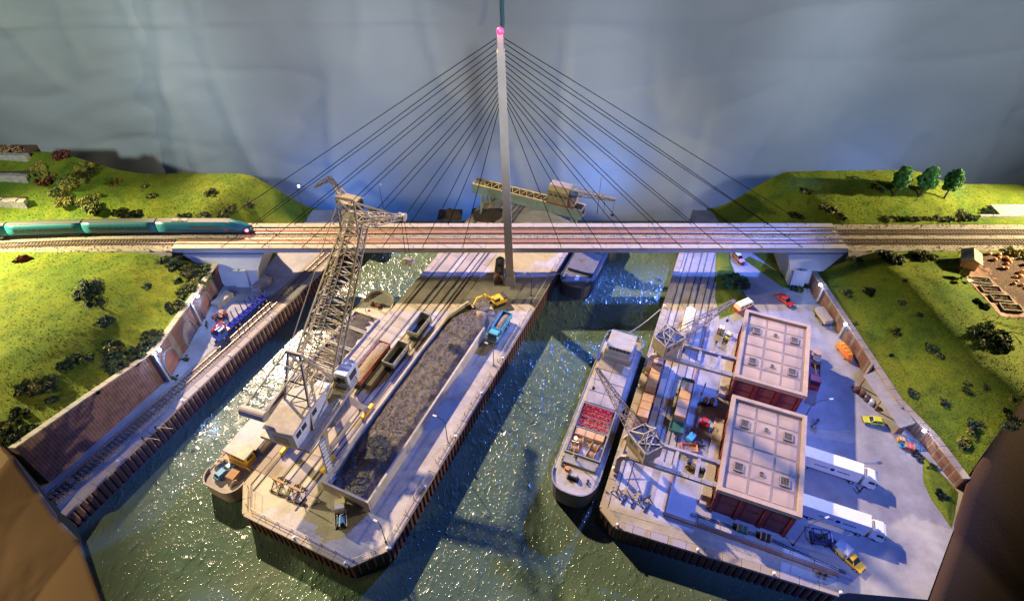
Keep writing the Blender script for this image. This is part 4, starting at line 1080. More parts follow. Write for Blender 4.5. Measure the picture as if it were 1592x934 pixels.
# ------------------------------------------------------------------ coal barge at the pier
def hull_ring(L,W,z0,z1,bow=5.0,stern=3.0,flare=.0,n=7):
    """closed outline, y from 0 (stern) to L (bow)"""
    def outl(e,z,sx=0.0):
        w_=W/2+e; p=[]
        for i in range(n+1):
            a=pi/2*i/n; p.append((w_*(.4+.6*sin(a)),stern*(1-cos(a))-e*cos(a),z))
        for i in range(n+1):
            a=pi/2*i/n; p.append((w_*cos(a)**.7,L-bow+bow*sin(a)**1.0+e*sin(a)+sx*sin(a),z))
        return p+[(-x,y,zz) for x,y,zz in reversed(p)][1:-1] if abs(p[-1][0])<1e-3 else p+[(-x,y,zz) for x,y,zz in reversed(p)]
    return outl
def vessel_hull(t,L,W,deckz,m_low,m_top,m_deck,sheer=.7,bulw=.75):
    o=hull_ring(L,W,0,0)
    a=o(-.5,WZ-.6); b=o(0,WZ+.9); c=o(.08,deckz)
    loft(MB(),[a,b]).build('lower_hull',m_low,t,True)
    hl=loft(MB(),[o(.03,WZ+.85),[(x,y,z+sheer*max(0,(y-L*.75)/(L*.25))**2) for x,y,z in c]]).build('hull',m_top,t)
    d=[(x,y,z+.02+sheer*max(0,(y-L*.75)/(L*.25))**2) for x,y,z in o(-.1,deckz)]
    n=len(d); MB().add(d,[tuple(range(n))]).build('deck',m_deck,t)
    # bulwark round bow and stern
    bw=MB(); out=[(x,y,z+sheer*max(0,(y-L*.75)/(L*.25))**2) for x,y,z in o(.1,deckz)]; inn=[(x,y,z+sheer*max(0,(y-L*.75)/(L*.25))**2) for x,y,z in o(-.14,deckz)]
    for i in range(n):
        j=(i+1)%n; ym=(out[i][1]+out[j][1])/2; h=bulw if ym>L*.82 or ym<L*.10 else .22
        q=[out[i],out[j],inn[j],inn[i]]; bw.add([(x,y,z-.02) for x,y,z in q]+[(x,y,z+h) for x,y,z in q],[(0,1,5,4),(2,3,7,6),(4,5,6,7),(0,4,7,3),(1,2,6,5)])
    bw.build('bulwark',m_top,t)
    return hl
BG=thing('coal_barge','grey inland barge with open coal holds moored behind the big crane','barge',CW(-37.0,-3.6),HC)
vessel_hull(BG,60,8.6,-1.2,'hull_dark','crane_grey','deck_grey')
# holds
for i,(y0,y1) in enumerate(((17,26.0),(26.3,33.2),(33.5,40.0),(40.3,46.0),(46.3,51.5))):
    cm=MB(); 
    for s in (-1,1): cm.bb(s*3.45-.12,s*3.45+.12,y0,y1,-1.3,-.25)
    cm.bb(-3.33,3.33,y0,y0+.22,-1.3,-.2); cm.bb(-3.33,3.33,y1-.22,y1,-1.3,-.2); c_=cm.build('hold_coaming','deck_grey',BG)
    MB().grid(lambda s,u:(lerp(-3.3,3.3,s),lerp(y0+.2,y1-.2,u),-.85+.35*sin(pi*s)+.22*mnoise.noise(Vector((s*4,u*5,i*3)))),14,14).build('ore_load','ore',c_,True)
# aft house, wheelhouse with yellow trim, car on deck
ah=MB().bev(-3.4,3.4,9.6,15.8,-1.2,1.6,.2).build('aft_house','crane_grey',BG)
MB().bev(-3.0,3.0,9.0,15.2,1.6,1.75,.05).build('house_roof','deck_grey',ah)
wh=MB().bev(-2.6,2.6,6.4,8.8,-1.2,1.9,.15).build('wheelhouse','yellow',BG); MB().bev(-2.8,2.8,6.2,9.0,1.9,2.1,.08).build('wheelhouse_roof','crane_grey',wh)
for i in range(5): MB().bb(-2.2+i*.9,-1.55+i*.9,6.36,6.41,.6,1.5).build('window','glass',wh)
for s in (-1,1): MB().bb(s*2.6-.02,s*2.6+.02,6.8,8.3,.6,1.5).build('window','glass',wh)
yr=MB()
for z in (.2,.75): yr.cyl((-3.7,5.9,-1.2+z+.3),(3.7,5.9,-1.2+z+.3),.07,n=4)
for i in range(7): yr.cyl((-3.7+i*1.23,5.9,-1.2),(-3.7+i*1.23,5.9,-.1),.07,n=4)
yr.build('yellow_railing','yellow',BG)
MB().bev(.3,2.4,2.6,5.0,-1.2,.1,.15).build('deck_box','wood',BG)
for x,y in ((-3.4,4.2),(-3.1,5.4)): MB().lathe([(.5,-.45),(.55,0),(.5,.45)],(x,y,-.7),12,'X').build('fender_drum','crane_grey',BG)
MB().tube([(2.2,1.8,-1.1),(2.8,2.4,.2),(3.0,3.0,-.2)],.25,8).build('vent_cowl','crane_grey',BG)
car('blue_car','small blue car parked on the stern deck of the coal barge','sky_blue',CW(-37.9,.0,-1.17),HC+10,3.9,1.65,1.4,'hatch')
wn=MB(); wn.lathe([(.35,-1.2),(.7,-1.15),(.7,-.9),(.3,-.85),(.3,.85),(.7,.9),(.7,1.15),(.35,1.2)],(0,55.3,-.3),12,'X'); wn.bb(-1.4,1.4,54.8,55.8,-1.1,-.6); wn.build('anchor_winch','rust',BG)
ms=MB().cyl((-1.2,52.6,-1.2),(-1.2,52.6,4.6),.09,n=6).build('mast','crane_grey',BG)
for s in (-1,1): MB().box((-1.2+s*.55,52.6,4.6),(.7,.22,.18)).build('mast_lamp','warm_light',ms)
MB().ball((-.7,53.2,-.75),.4,n=8,m=5).build('red_buoy','red',BG)
# ------------------------------------------------------------------ cargo vessel at the right quay
VS=thing('cargo_vessel','grey coastal cargo vessel with open hold moored at the right quay','vessel',RW(-6.5,45.2),HR+180)
# bow points towards the viewer: local y grows towards the viewer, x grows to the left
vessel_hull(VS,45,9.2,-.9,'hull_dark','hull_grey','deck_grey',.9,.8)
vb=MB().extr([(-.05,-.3),(-.05,-.1),(4,-.1),(4,-.3)],-4.4,4.4)
# wheelhouse aft
h_=MB().bev(-3.3,3.3,3.0,9.4,-.9,1.4,.2).build('aft_house','crane_grey',VS)
w_=MB().bev(-2.7,2.7,3.6,8.2,1.4,3.4,.2).build('wheelhouse','deck_grey',VS); MB().bev(-3.0,3.0,3.3,8.6,3.4,3.6,.08).build('wheelhouse_roof','deck_grey',w_)
for i in range(6): MB().bb(-2.4+i*.82,-1.75+i*.82,8.18,8.24,2.2,3.1).build('window','glass',w_)
for s in (-1,1):
    for i in range(4): MB().bb(s*2.7-.03,s*2.7+.03,4.0+i*1.0,4.75+i*1.0,2.2,3.1).build('window','glass',w_)
MB().tube([(-4.3,1.0,.05),(-3.2,.1,.2),(0,-.25,.25),(3.2,.1,.2),(4.3,1.0,.05)],.22,8).build('stern_fender','hull_blue',VS)
rw=MB()
for s in (-1,1): rw.tube([(s*4.35,1.2,-.1),(s*4.35,1.2,.3),(s*4.45,9,.3)],.07,5)
rw.build('blue_rail','hull_blue',VS)
MB().cyl((-2.0,6,3.6),(-2.0,6,5.4),.05,n=5).cyl((-2.6,6,5.0),(-1.4,6,5.0),.05,n=5).build('aerial','white_paint',VS)
# hatch covers: pieces with joints
for i in range(4):
    MB().bev(-3.55,-.02,10.0+i*3.3,13.2+i*3.3,-.9,.55+.02*(i%2),.08).build('hatch_cover','crane_grey',VS); MB().bev(.02,3.55,10.0+i*3.3,13.2+i*3.3,-.9,.55+.015*((i+1)%2),.08).build('hatch_cover','crane_grey',VS)
# open hold, y 23.4 .. 36
hd=MB()
for s in (-1,1): hd.bb(s*3.55-.15,s*3.55+.15,23.4,36.4,-.9,.6)
hd.bb(-3.4,3.4,23.4,23.65,-.9,.62); hd.bb(-3.4,3.4,36.15,36.4,-.9,.62); hd.bb(-3.4,3.4,29.6,29.85,-.9,.45); hold=hd.build('hold_coaming','hull_grey',VS)
MB().bb(-3.38,3.38,23.66,29.58,-.86,-.84).build('hold_floor','dark',hold); MB().bb(-3.38,3.38,29.86,36.14,-.86,-.84).build('hold_floor','rust',hold)
for s in (-1,1):
    for i in range(11): MB().bb(s*3.74-.06,s*3.74+.06,23.9+i*1.2,24.0+i*1.2,-.9,.55).build('stanchion','hull_grey',hold)
fd=MB().bev(-3.6,3.6,36.45,38.6,-.9,.25,.12).build('forward_locker','hull_grey',VS)
def lxy(p): # vessel local to world
    a=-radians(HR+180); o=VS.location; return (o[0]+p[0]*cos(a)-p[1]*sin(a),o[1]+p[0]*sin(a)+p[1]*cos(a),p[2])
# cargo
for i,(y,hh,l) in enumerate(((24.5,.75,'red lattice steel truss in the vessel hold, nearest the hatch covers'),(26.2,.65,'red lattice steel truss in the middle of the vessel hold'),(28.3,.5,'red lattice steel truss in the vessel hold next to the crate'))):
    t=thing('steel_truss',l,'truss',lxy((0,y,-.84)),HR+180,'red steel frames in the hold')
    MB().truss((-2.9,0,hh),(2.9,0,hh),1.2,1.1,1.2,1.1,7,.10,.07).build('lattice','red',t)
    MB().bb(-2.9,2.9,-.6,-.45,.0,.2).build('lower_beam','red',t); MB().bb(-2.9,2.9,.45,.6,.0,.2).build('lower_beam','red',t)
    for k in range(5): MB().bb(-2.6+k*1.25,-2.3+k*1.25,-.45,.45,.02,.12).build('cross_plate','red',t)
def crate(name,label,loc,heading,sx,sy,sz,group=None,m_='crate'):
    t=thing(name,label,'crate',loc,heading,group)
    MB().bb(-sx/2,sx/2,-sy/2,sy/2,.1,sz-.06).build('box',m_,t)
    for s in (-1,1): MB().bb(-sx/2,sx/2,s*sy*.36-.12,s*sy*.36+.12,0,.12).build('skid','wood',t)
    k=max(2,round(max(sx,sy)/2.2))
    for i in range(k+1):
        if sy>=sx: y=lerp(-sy/2+.07,sy/2-.07,i/k); MB().bb(-sx/2-.05,sx/2+.05,y-.08,y+.08,.1,sz).build('batten','wood',t)
        else: x=lerp(-sx/2+.07,sx/2-.07,i/k); MB().bb(x-.08,x+.08,-sy/2-.05,sy/2+.05,.1,sz).build('batten','wood',t)
    return t
crate('crate','long pale wooden crate lying in the vessel hold',lxy((0,30.9,-.84)),HR+180,6.0,1.5,1.5)
def reel(label,loc,heading,r,w_,group,tilt=False):
    t=thing('cable_reel',label,'reel',loc,heading,group)
    for s in (-1,1): MB().lathe([(.15,s*w_/2-.06),(r,s*w_/2-.06),(r,s*w_/2+.06),(.15,s*w_/2+.06)],(0,0,r),18,'X').build('flange','crate',t)
    MB().lathe([(r*.5,-w_/2),(r*.72,-w_/2+.1),(r*.72,w_/2-.1),(r*.5,w_/2)],(0,0,r),16,'X').build('drum','wood',t,True); return t
for i,(x,y,l) in enumerate(((-1.7,33.2,'big brown cable reel in the hold on the quay side'),(1.6,33.0,'big brown cable reel in the hold on the water side'),(-1.5,35.2,'brown cable reel at the forward quay side corner of the hold'),(1.9,35.1,'brown cable reel at the forward water side corner of the hold'))):
    reel(l,lxy((x,y,-.84)),HR+180+(-1)**i*12,.95,1.5,'cable reels in the hold')
mt=MB().cyl((1.6,36.9,.2),(1.6,36.9,6.6),.10,.07,n=6).cyl((.9,36.9,5.6),(2.3,36.9,5.6),.05,n=5).build('foremast','white_paint',VS)
MB().ball((1.6,36.9,6.8),.26,n=8,m=5).build('mast_lamp','warm_light',mt)
pd=bpy.data.lights.new('mast_light','POINT'); pd.energy=900; pd.color=(1,.75,.4); pd.shadow_soft_size=.4
po=bpy.data.objects.new('mast_light',pd); COL.objects.link(po); po.location=Vector(lxy((1.6,36.9,7.4)))
wn=MB(); wn.lathe([(.3,-1.0),(.6,-.95),(.6,-.7),(.3,-.65),(.3,.65),(.6,.7),(.6,.95),(.3,1.0)],(.3,41.2,.1),12,'X'); wn.bb(-.9,1.5,40.7,41.7,-.6,-.2); wn.build('anchor_winch','dark',VS)
for x,y in ((3.4,37.9),(3.2,39.0),(-3.4,37.9),(-2.6,41)): 
    b_=MB()
    for k in (-.3,.3): b_.lathe([(.18,-.5),(.18,.1),(.26,.15),(.2,.25)],(x,y+k,0),8)
    b_.build('bitts','dark',VS)
MB().bev(1.4,2.4,39.3,40.1,-.6,.2,.1).build('deck_box','orange',VS)
person('deckhand in a dark coat standing by the vessel foremast',lxy((.9,37.6,.25)),30,(.04,.04,.05),(.5,.48,.45))
person('person in white standing on the vessel bow beside the orange box',lxy((2.9,39.6,-.86)),60,(.5,.5,.5),(.7,.68,.62))
ml=MB(); a=Vector((36.9,-17.5,.6)); b=Vector((25.5,-27.2,.6))
ml.tube([a.lerp(b,i/10)-Vector((0,0,.9*sin(pi*i/10))) for i in range(11)],.10,5); tag(ml.build('mooring_rope','mooring'),'pale mooring rope from the vessel stern to the right quay','rope')

# ------------------------------------------------------------------ half portal cranes
def half_portal(label,u0,jib_v,jib_u,jib_z,heading_house):
    t=thing('portal_crane',label,'crane',RW(0,u0),HR,'brown half portal cranes on the right quay')
    # local x = v, y = u - u0 ; beams at y = +-2.4
    for y in (-2.4,2.4):
        bm=MB(); pts=[(.7,y,.9),(.7,y,5.2),(1.1,y,6.2),(2.2,y,6.75),(17.9,y,6.9)]
        for a,b in zip(pts[:-1],pts[1:]):
            d=Vector(b)-Vector(a); bm.box((Vector(a)+Vector(b))/2,(d.length+.25,.55,.95),ry=-atan2(d.z,d.x))
        bm.build('portal_beam','crane_blue' if y>9 else 'crane_grey',t)
        MB().bev(.3,1.1,y-.9,y+.9,.3,.95,.08).build('bogie','crane_brown',t)
        for k in (-.5,.5): wheel(t,(.7,y+k,.32),.3,.2,'X','dark','steel',10)
        MB().bb(17.6,18.2,y-.5,y+.5,6.2,7.45).build('wall_bogie','crane_grey',t)
    rl=MB()
    for y in (-2.9,):
        for z in (7.8,8.3): rl.cyl((2.3,y,z),(17.6,y,z),.05,n=4)
        for i in range(8): rl.cyl((2.3+i*2.18,y,7.2),(2.3+i*2.18,y,8.3),.05,n=4)
    rl.build('walkway_railing','crane_grey',t)
    MB().bb(2.3,17.6,-2.95,-2.3,7.30,7.40).build('walkway','crane_grey',t)
    for x in (6.5,10.5,14.5): MB().bb(x-.3,x+.3,-2.1,2.1,6.7,7.2).build('tie_beam','crane_grey',t)
    bb_=MB().tube([(.7,-2.4,1.2),(.7,2.4,5.0)],.12,5).tube([(.7,2.4,1.2),(.7,-2.4,5.0)],.12,5).build('leg_bracing','crane_grey',t)
    MB().bb(.4,1.0,-2.2,2.2,4.9,5.4).build('leg_tie','crane_grey',t)
    # slewing house
    MB().bb(1.8,6.0,-2.7,2.7,7.2,7.5).build('turntable','crane_grey',t)
    a=radians(heading_house)
    def tp(p): return (3.8+p[0]*cos(a)+p[1]*sin(a), p[1]*cos(a)-p[0]*sin(a), p[2])
    class HB(MB):
        def build(s,*q,**k): s.v=[tp(p) for p in s.v]; return MB.build(s,*q,**k)
    HB().lathe([(1.7,7.5),(1.7,7.9)],(0,0,0),16).build('slewing_ring','dark',t)
    hs=HB().bev(-2.0,2.0,-3.4,2.0,7.9,11.2,.12).build('house','crane_brown',t)
    HB().bb(-1.85,1.85,-3.25,1.85,11.18,11.24).build('roof_recess','dark',hs)
    rb=HB()
    for q0,q1 in (((-2,-3.4),(2,-3.4)),((2,-3.4),(2,2)),((2,2),(-2,2)),((-2,2),(-2,-3.4)),((-2,-.7),(2,-.7)),((-2,-3.4),(2,-.7)),((2,-3.4),(-2,-.7))): rb.cyl((*q0,11.3),(*q1,11.3),.17,n=4)
    rb.build('roof_frame','crane_grey',hs)
    for x in (-1.2,0,1.2): HB().bb(x-.45,x+.45,1.98,2.05,9.4,10.7).build('window','glass',hs)
    for s in (-1,1):
        for y in (-2.4,-.6,.7): HB().bb(s*2.0-.04,s*2.0+.04,y-.45,y+.45,9.5,10.6).build('window','glass',hs)
    fr=HB()
    for s in (-1,1): fr.tube([(s*1.6,-3.2,11.3),(s*1.3,-1.2,14.3),(s*1.4,1.8,11.4)],.14,5).tube([(s*1.3,-1.2,14.3),(s*1.6,-1.2,11.7)],.1,5)
    fr.cyl((-1.3,-1.2,14.3),(1.3,-1.2,14.3),.14,n=5).cyl((-1.5,-2.3,12.7),(1.5,.4,12.7),.08,n=5).cyl((1.5,-2.3,12.7),(-1.5,.4,12.7),.08,n=5).build('gantry_frame','crane_grey',hs)
    # jib
    tip=Vector((jib_v,jib_u-u0,jib_z)); ft=Vector(tp((0,2.0,10.0)))
    MB().truss(ft,tip,2.4,1.7,.5,.5,9,.11,.065).build('jib','crane_brown',t)
    pk=Vector(tp((0,-1.2,14.3)))
    MB().cyl(pk,tip,.05,n=4).cyl(pk+Vector((.6,0,0)),ft.lerp(tip,.6),.05,n=4).build('jib_stay','cable',t)
    MB().cyl(tip,(tip.x,tip.y,tip.z-6),.04,n=4).build('hoist_cable','cable',t)
    MB().lathe([(.05,-.6),(.3,-.4),(.3,.2),(.1,.4)],(tip.x,tip.y,tip.z-6.2),8).build('hook_block','dark',t)
    return t
half_portal('brown portal crane with its jib over the cargo vessel',10.4,-8.2,20.4,14.0,-50)
half_portal('brown portal crane with its jib over the warehouse yard',37.4,14.8,52.6,12.0,36)

# ------------------------------------------------------------------ warehouses
def warehouse(label,v0,v1,u0,u1,seed):
    t=thing('warehouse',label,'warehouse',RW(v0,u0),HR,'red flat roofed warehouses'); W=v1-v0; L=u1-u0; H=7.6
    MB().bb(0.35,W-.35,.35,L-.35,-.1,H).build('wall','dark_red',t)
    # pilasters and recessed doors on every side
    def pil(a,b,c,d): MB().bb(a,b,c,d,-.05,H-.05).build('pilaster','dark_red',t)
    for i in range(5):
        y=lerp(.3,L-.3,i/4); pil(.05,.4,y-.3,y+.3); pil(W-.4,W-.05,y-.3,y+.3)
    for i in range(4):
        x=lerp(.3,W-.3,i/3); pil(x-.3,x+.3,.05,.4); pil(x-.3,x+.3,L-.4,L-.05)
    for i in range(4):
        y=lerp(.3,L-.3,(i+.5)/4)
        for s,x in ((-1,.35),(1,W-.35)):
            d=MB().bb(x-.09,x+.09,y-1.5,y+1.5,1.0,5.0).build('loading_door','wagon_red',t)
            for k in range(4): MB().bb(x+s*.1-.02,x+s*.1+.02,y-1.45,y+1.45,1.3+k*.95,1.38+k*.95).build('door_rail','dark_red',d)
    for i in range(3):
        x=lerp(.3,W-.3,(i+.5)/3)
        for y in (.35,L-.35):
            MB().bb(x-1.4,x+1.4,y-.07,y+.07,4.4,6.4).build('window_panel','wagon_red',t); MB().bb(x-1.4,x+1.4,y-.07,y+.07,.8,3.6).build('wall_panel','wagon_red',t)
    rf=MB().bb(0,W,0,L,H-.1,H+.30).build('roof','roof_joint',t)
    for a,b,c,d in ((-.35,W+.35,-.35,.45),(-.35,W+.35,L-.45,L+.35),(-.35,.45,.46,L-.46),(W-.45,W+.35,.46,L-.46)):
        MB().bb(a,b,c,d,H-.12,H+.85).build('parapet','roof_beige',rf)
    nx,ny=3,6; pw=(W-1.5)/nx; pl2=(L-1.5)/ny
    pm=mesh_of(MB().bev(-pw/2+.22,pw/2-.22,-pl2/2+.22,pl2/2-.22,-.05,.05,.03),'roof_panel','roof_beige')
    for i in range(nx):
        for j in range(ny):
            x=.75+pw*(i+.5); y=.75+pl2*(j+.5); inst('roof_panel',pm,rf,(x,y,H+.31+rnd.uniform(-.01,.01)))
            if j in (1,4) and i in (0,2):
                v=MB().bb(x-.85,x+.85,y-.95,y-.75,H+.4,H+.66).bb(x-.85,x+.85,y+.75,y+.95,H+.4,H+.66).bb(x-.85,x-.65,y-.74,y+.74,H+.4,H+.66).bb(x+.65,x+.85,y-.74,y+.74,H+.4,H+.66).build('roof_vent','roof_joint',t)
                MB().bb(x-.65,x+.65,y-.75,y+.75,H+.4,H+.5).build('vent_recess','dark',v)
                for k in range(5): MB().box((x-.5+k*.25,y,H+.60),(.10,1.46,.12),ry=.5).build('slat','vent_grey',v)
            if j in (1,4) and i==1:
                MB().lathe([(.32,H+.42),(.32,H+.7),(.42,H+.74),(.1,H+.66)],(x,y,0),10).build('roof_cowl','vent_grey',t)
    MB().bb(-1.9,-.02,.5,L-.5,-.05,1.0).build('loading_platform','concrete',t)
    return t
warehouse('red warehouse with beige panelled roof, nearer the viewer',18.5,31.9,6.8,28.4,1)
warehouse('red warehouse with beige panelled roof, nearer the bridge',18.3,31.7,34.0,54.6,2)

# platform with brown edge in front of the cranes
pf=thing('loading_track_bed','low brown edged platform strip along the front of the right quay','platform',RW(0,0),HR)
MB().bb(11.2,40.8,2.9,3.5,-.05,.42).build('brown_edge','brown_slat',pf); MB().bb(10.9,11.2,3.0,60,-.05,.35).build('brown_edge','brown_slat',pf)
for i in range(6): MB().bb(17+i*4.0,20.9+i*4.0,3.9,4.7,-.05,.22).build('grey_slab','concrete',pf)
pp=MB()
for k in (0,.35): pp.tube([RW(15.5,4.9+k,.18),RW(30,5.2+k,.18),RW(42,3.9+k,.18)],.09,5)
tag(pp.build('steel_pipe','dark'),'pair of thin dark pipes lying along the front platform','pipe')

# ------------------------------------------------------------------ wagons and loads
def flat_wagon(label,loc,L,m_,group):
    t=thing('flat_wagon',label,'wagon',loc,HR,group); wagon_base(t,L,2.7,'dark')
    MB().bb(-1.35,1.35,-L/2,L/2,1.2,1.36).build('floor',m_,t)
    for s in (-1,1): MB().bb(s*1.36-.05,s*1.36+.05,-L/2,L/2,1.15,1.62).build('side_board',m_,t)
    for s in (-1,1): MB().bb(-1.3,1.3,s*L/2-.06,s*L/2+.06,1.2,1.9).build('end_board',m_,t)
    return t
G_='flat wagons on the right quay'
flat_wagon('red flat wagon with two crates beside the cargo vessel',RW(2.6,33.4,.09),11,'wagon_red',G_)
flat_wagon('red flat wagon with one crate behind the near portal crane',RW(2.6,23.0,.09),8.4,'wagon_red',G_)
flat_wagon('green flat wagon with a long crate between crane and warehouse',RW(9.6,28.0,.09),14.5,'green',G_)
Q_='pale wooden crates on flat wagons'
crate('crate','pale crate on the red wagon, its larger load',RW(2.5,31.8,1.46),HR,2.1,6.4,2.0,Q_); crate('crate','small pale crate on the red wagon, at its bridge end',RW(2.5,37.0,1.46),HR,2.1,2.6,2.0,Q_)
crate('crate','pale crate on the red wagon nearest the portal crane',RW(2.5,23.4,1.46),HR,2.2,6.2,2.2,Q_); crate('crate','long pale crate on the green wagon',RW(9.6,28.2,1.46),HR,2.2,9.6,2.0,Q_)
bw=thing('box_wagon','brown covered wagon with pale roof behind the far portal crane','wagon',RW(6.4,50.5,.09),HR); wagon_base(bw,11)
MB().bb(-1.35,1.35,-5.4,5.4,1.2,3.2).build('body','wagon_red',bw); MB().lathe([(1.0,-5.5),(1.4,-5.5),(1.4,5.5),(1.0,5.5)],(0,0,2.45),16,'Y').build('roof','cream',bw,True)
for s in (-1,1): MB().bb(s*1.36-.04,s*1.36+.04,-1.2,1.2,1.3,3.0).build('sliding_door','rust',bw)
# wooden trestles
for i,v in enumerate((1.5,3.3,5.7,7.6)):
    t=thing('trestle',['grey timber trestle nearest the quay corner','second grey timber trestle from the quay corner','third grey timber trestle from the quay corner','grey timber trestle farthest from the quay corner'][i],'trestle',RW(v,4.2),HR+8,'grey timber trestles')
    for s in (-1,1): MB().tube([(-.8,s*.55,0),(0,s*.35,1.7),(.8,s*.55,0)],.14,4).build('leg_pair','timber',t)
    MB().bb(-.25,.25,-.9,.9,1.6,1.85).build('cross_beam','timber',t); MB().bb(-.5,.5,-.08,.08,.5,.65).build('brace','timber',t)

# quay tools
def forklift(label,loc,heading,m_):
    t=thing('forklift',label,'forklift',loc,heading)
    MB().extr([(-1.2,.35),(-1.25,1.1),(-.9,1.35),(.1,1.0),(.7,1.0),(.8,.35)],-.6,.6).build('body',m_,t)
    MB().bev(-.45,.45,-.6,.0,1.0,1.3,.1).build('seat','dark',t)
    g=MB()
    for s in (-1,1): g.tube([(s*.5,-1.0,1.2),(s*.5,-.7,2.1),(s*.5,.35,2.1),(s*.5,.65,1.0)],.06,5)
    g.bb(-.55,.55,-.75,.4,2.08,2.14); g.build('overhead_guard',m_,t)
    k=MB()
    for s in (-1,1): k.bb(s*.35-.06,s*.35+.06,.85,.97,.1,2.3)
    k.bb(-.4,.4,.86,.96,2.2,2.3).build('mast','dark',t)
    for s in (-1,1): MB().bb(s*.3-.07,s*.3+.07,.97,2.05,.1,.17).build('fork','steel',t)
    for s in (-1,1):
        wheel(t,(s*.55,.5,.33),.33,.24); wheel(t,(s*.5,-.85,.26),.26,.2)
    return t
forklift('lime yellow forklift beside white boxes on the loading yard',RW(16.0,52.3),HR+200,'lime')
forklift('red forklift on the loading yard between cranes and warehouse',RW(14.9,25.5),HR+100,'red')
for i,(v,u,dz,l) in enumerate(((14.3,54.0,0,'lower white box stacked behind the lime forklift'),(14.3,54.0,1.05,'upper white box stacked behind the lime forklift'))):
    crate('box',l,RW(v,u,dz),HR,1.5,1.2,1.0,None,'white_paint')
ct=thing('barrel_cart','cart carrying round barrels on the loading yard','cart',RW(14.8,31.5),HR+70)
MB().bb(-1.1,1.1,-1.8,1.8,.6,.78).build('platform','dark',ct)
for s in (-1,1):
    for y in (-1.3,1.3): wheel(ct,(s*.9,y,.32),.32,.2)
MB().tube([(0,1.8,.7),(0,3.0,.9)],.06,5).build('drawbar','dark',ct)
for i,(x,y,l) in enumerate(((-.1,-.8,'pale barrel on the cart, at its back'),(.1,.55,'pale barrel on the cart, by its drawbar'))):
    a=-radians(HR+70); b_=RW(14.8,31.5); bx=b_[0]+x*cos(a)-y*sin(a); by=b_[1]+x*sin(a)+y*cos(a)
    o=MB().lathe([(.42,0),(.5,.15),(.56,.6),(.5,1.05),(.42,1.2)],(0,0,0),14).build('barrel','timber',None,True); put(o,(bx,by,.78)); tag(o,l,'barrel')
t=thing('blue_machine','small blue compressor at the edge of the loading yard','machine',RW(12.8,21.0),HR+20)
MB().bev(-.7,.7,-1,1,.4,1.5,.15).build('housing','sky_blue',t); MB().cyl((0,.6,1.5),(0,.6,2.0),.1,n=8).build('exhaust','dark',t)
for s in (-1,1): wheel(t,(s*.7,0,.3),.3,.18)
t=thing('orange_skip','small orange open skip by the near portal crane','skip',RW(12.9,18.6),HR+75)
k=MB(); k.add([(-.6,-1.0,0),(.6,-1.0,0),(.6,1.0,0),(-.6,1.0,0),(-.9,-1.5,.95),(.9,-1.5,.95),(.9,1.5,.95),(-.9,1.5,.95)],[(3,2,1,0),(0,1,5,4),(1,2,6,5),(2,3,7,6),(3,0,4,7)]); k.build('tub','orange',t)
MB().tube([(-.9,-1.5,.95),(.9,-1.5,.95),(.9,1.5,.95),(-.9,1.5,.95),(-.9,-1.5,.95)],.07,5).build('rim_bar','orange',t); MB().bb(-.75,.75,-1.3,1.3,.6,.62).build('load','gravel',t)
t=thing('platform_scale','dark weighing stand with thin crossed arms on the loading yard','scale',RW(14.9,20.4),HR)
MB().tube([(-.9,-.5,.1),(.9,.5,.1)],.1,5).tube([(-.9,.5,.1),(.9,-.5,.1)],.1,5).build('foot','dark',t); MB().cyl((0,0,.1),(0,0,1.6),.07,n=6).build('column','dark',t); MB().box((0,0,1.65),(.5,.15,.4)).build('dial','dark',t)
person('worker in white overalls on the yard beside the barrel cart',RW(13.3,35.6),90,(.6,.6,.6),(.7,.7,.68),(.3,.2,.1))
person('worker in dark blue beside the lime forklift',RW(13.8,49.4),200,(.03,.04,.08),(.05,.06,.14))
person('worker in blue walking under the near portal crane beam',RW(12.5,22.8),300,(.03,.05,.2),(.06,.2,.5),pose='walk')
t=thing('tractor','small yellow shunting tractor under the near portal crane','tractor',RW(13.9,14.9),HR+95)
MB().bev(-.7,.7,-.9,1.2,.5,1.25,.15).build('body','yellow',t); MB().bev(-.6,.6,-.9,-.1,1.25,2.1,.12).build('cab','dark',t)
for s in (-1,1):
    wheel(t,(s*.7,.75,.35),.35,.22); wheel(t,(s*.72,-.5,.5),.5,.26)
for i,(v,l) in enumerate(((15.4,'dark drum beside the yellow tractor'),(16.2,'dark drum nearest the warehouse beside the yellow tractor'))):
    o=MB().lathe([(.38,0),(.42,.05),(.42,.45),(.45,.5),(.42,.55),(.42,1.0),(.38,1.05)],(0,0,0),12).build('oil_drum','dark',None,True); put(o,RW(v,14.6)); tag(o,l,'drum')

# ------------------------------------------------------------------ road side of the warehouses
semi('articulated_lorry','white articulated lorry backed to the warehouse, nearer the viewer',RW(44.3-1.6,13.2),HR+90,0)
semi('articulated_lorry','white articulated lorry backed to the warehouse, farther from the viewer',RW(43.3-1.6,23.9),HR+91,0)
car('pickup','yellow estate van with silver rear canopy before the front lorry','yellow',RW(42.4,6.9),HR+124,5.4,1.95,1.75,'estate')
cv=thing('pickup_canopy','silver box canopy on the back of the yellow van','canopy',RW(42.4,6.9),HR+124)
MB().extr([(-2.75,.95),(-2.75,2.05),(-.35,2.05),(-.1,1.8),(-.1,.95)],-1.02,1.02,[0,.06,.06,.03,0]).build('shell','silver',cv)
rt=thing('flatbed_truck','dark red flatbed truck carrying cable reels beside the far warehouse','truck',RW(35.2,48.6),HR+180)
MB().bb(-1.25,1.25,-6.2,2.4,1.0,1.2).build('bed','dark_red',rt); MB().bb(-.45,.45,-6.0,5.2,.7,1.0).build('chassis','dark',rt)
for s in (-1,1): MB().bb(s*1.22-.05,s*1.22+.05,-6.2,2.4,1.15,1.6).build('side_board','dark_red',rt)
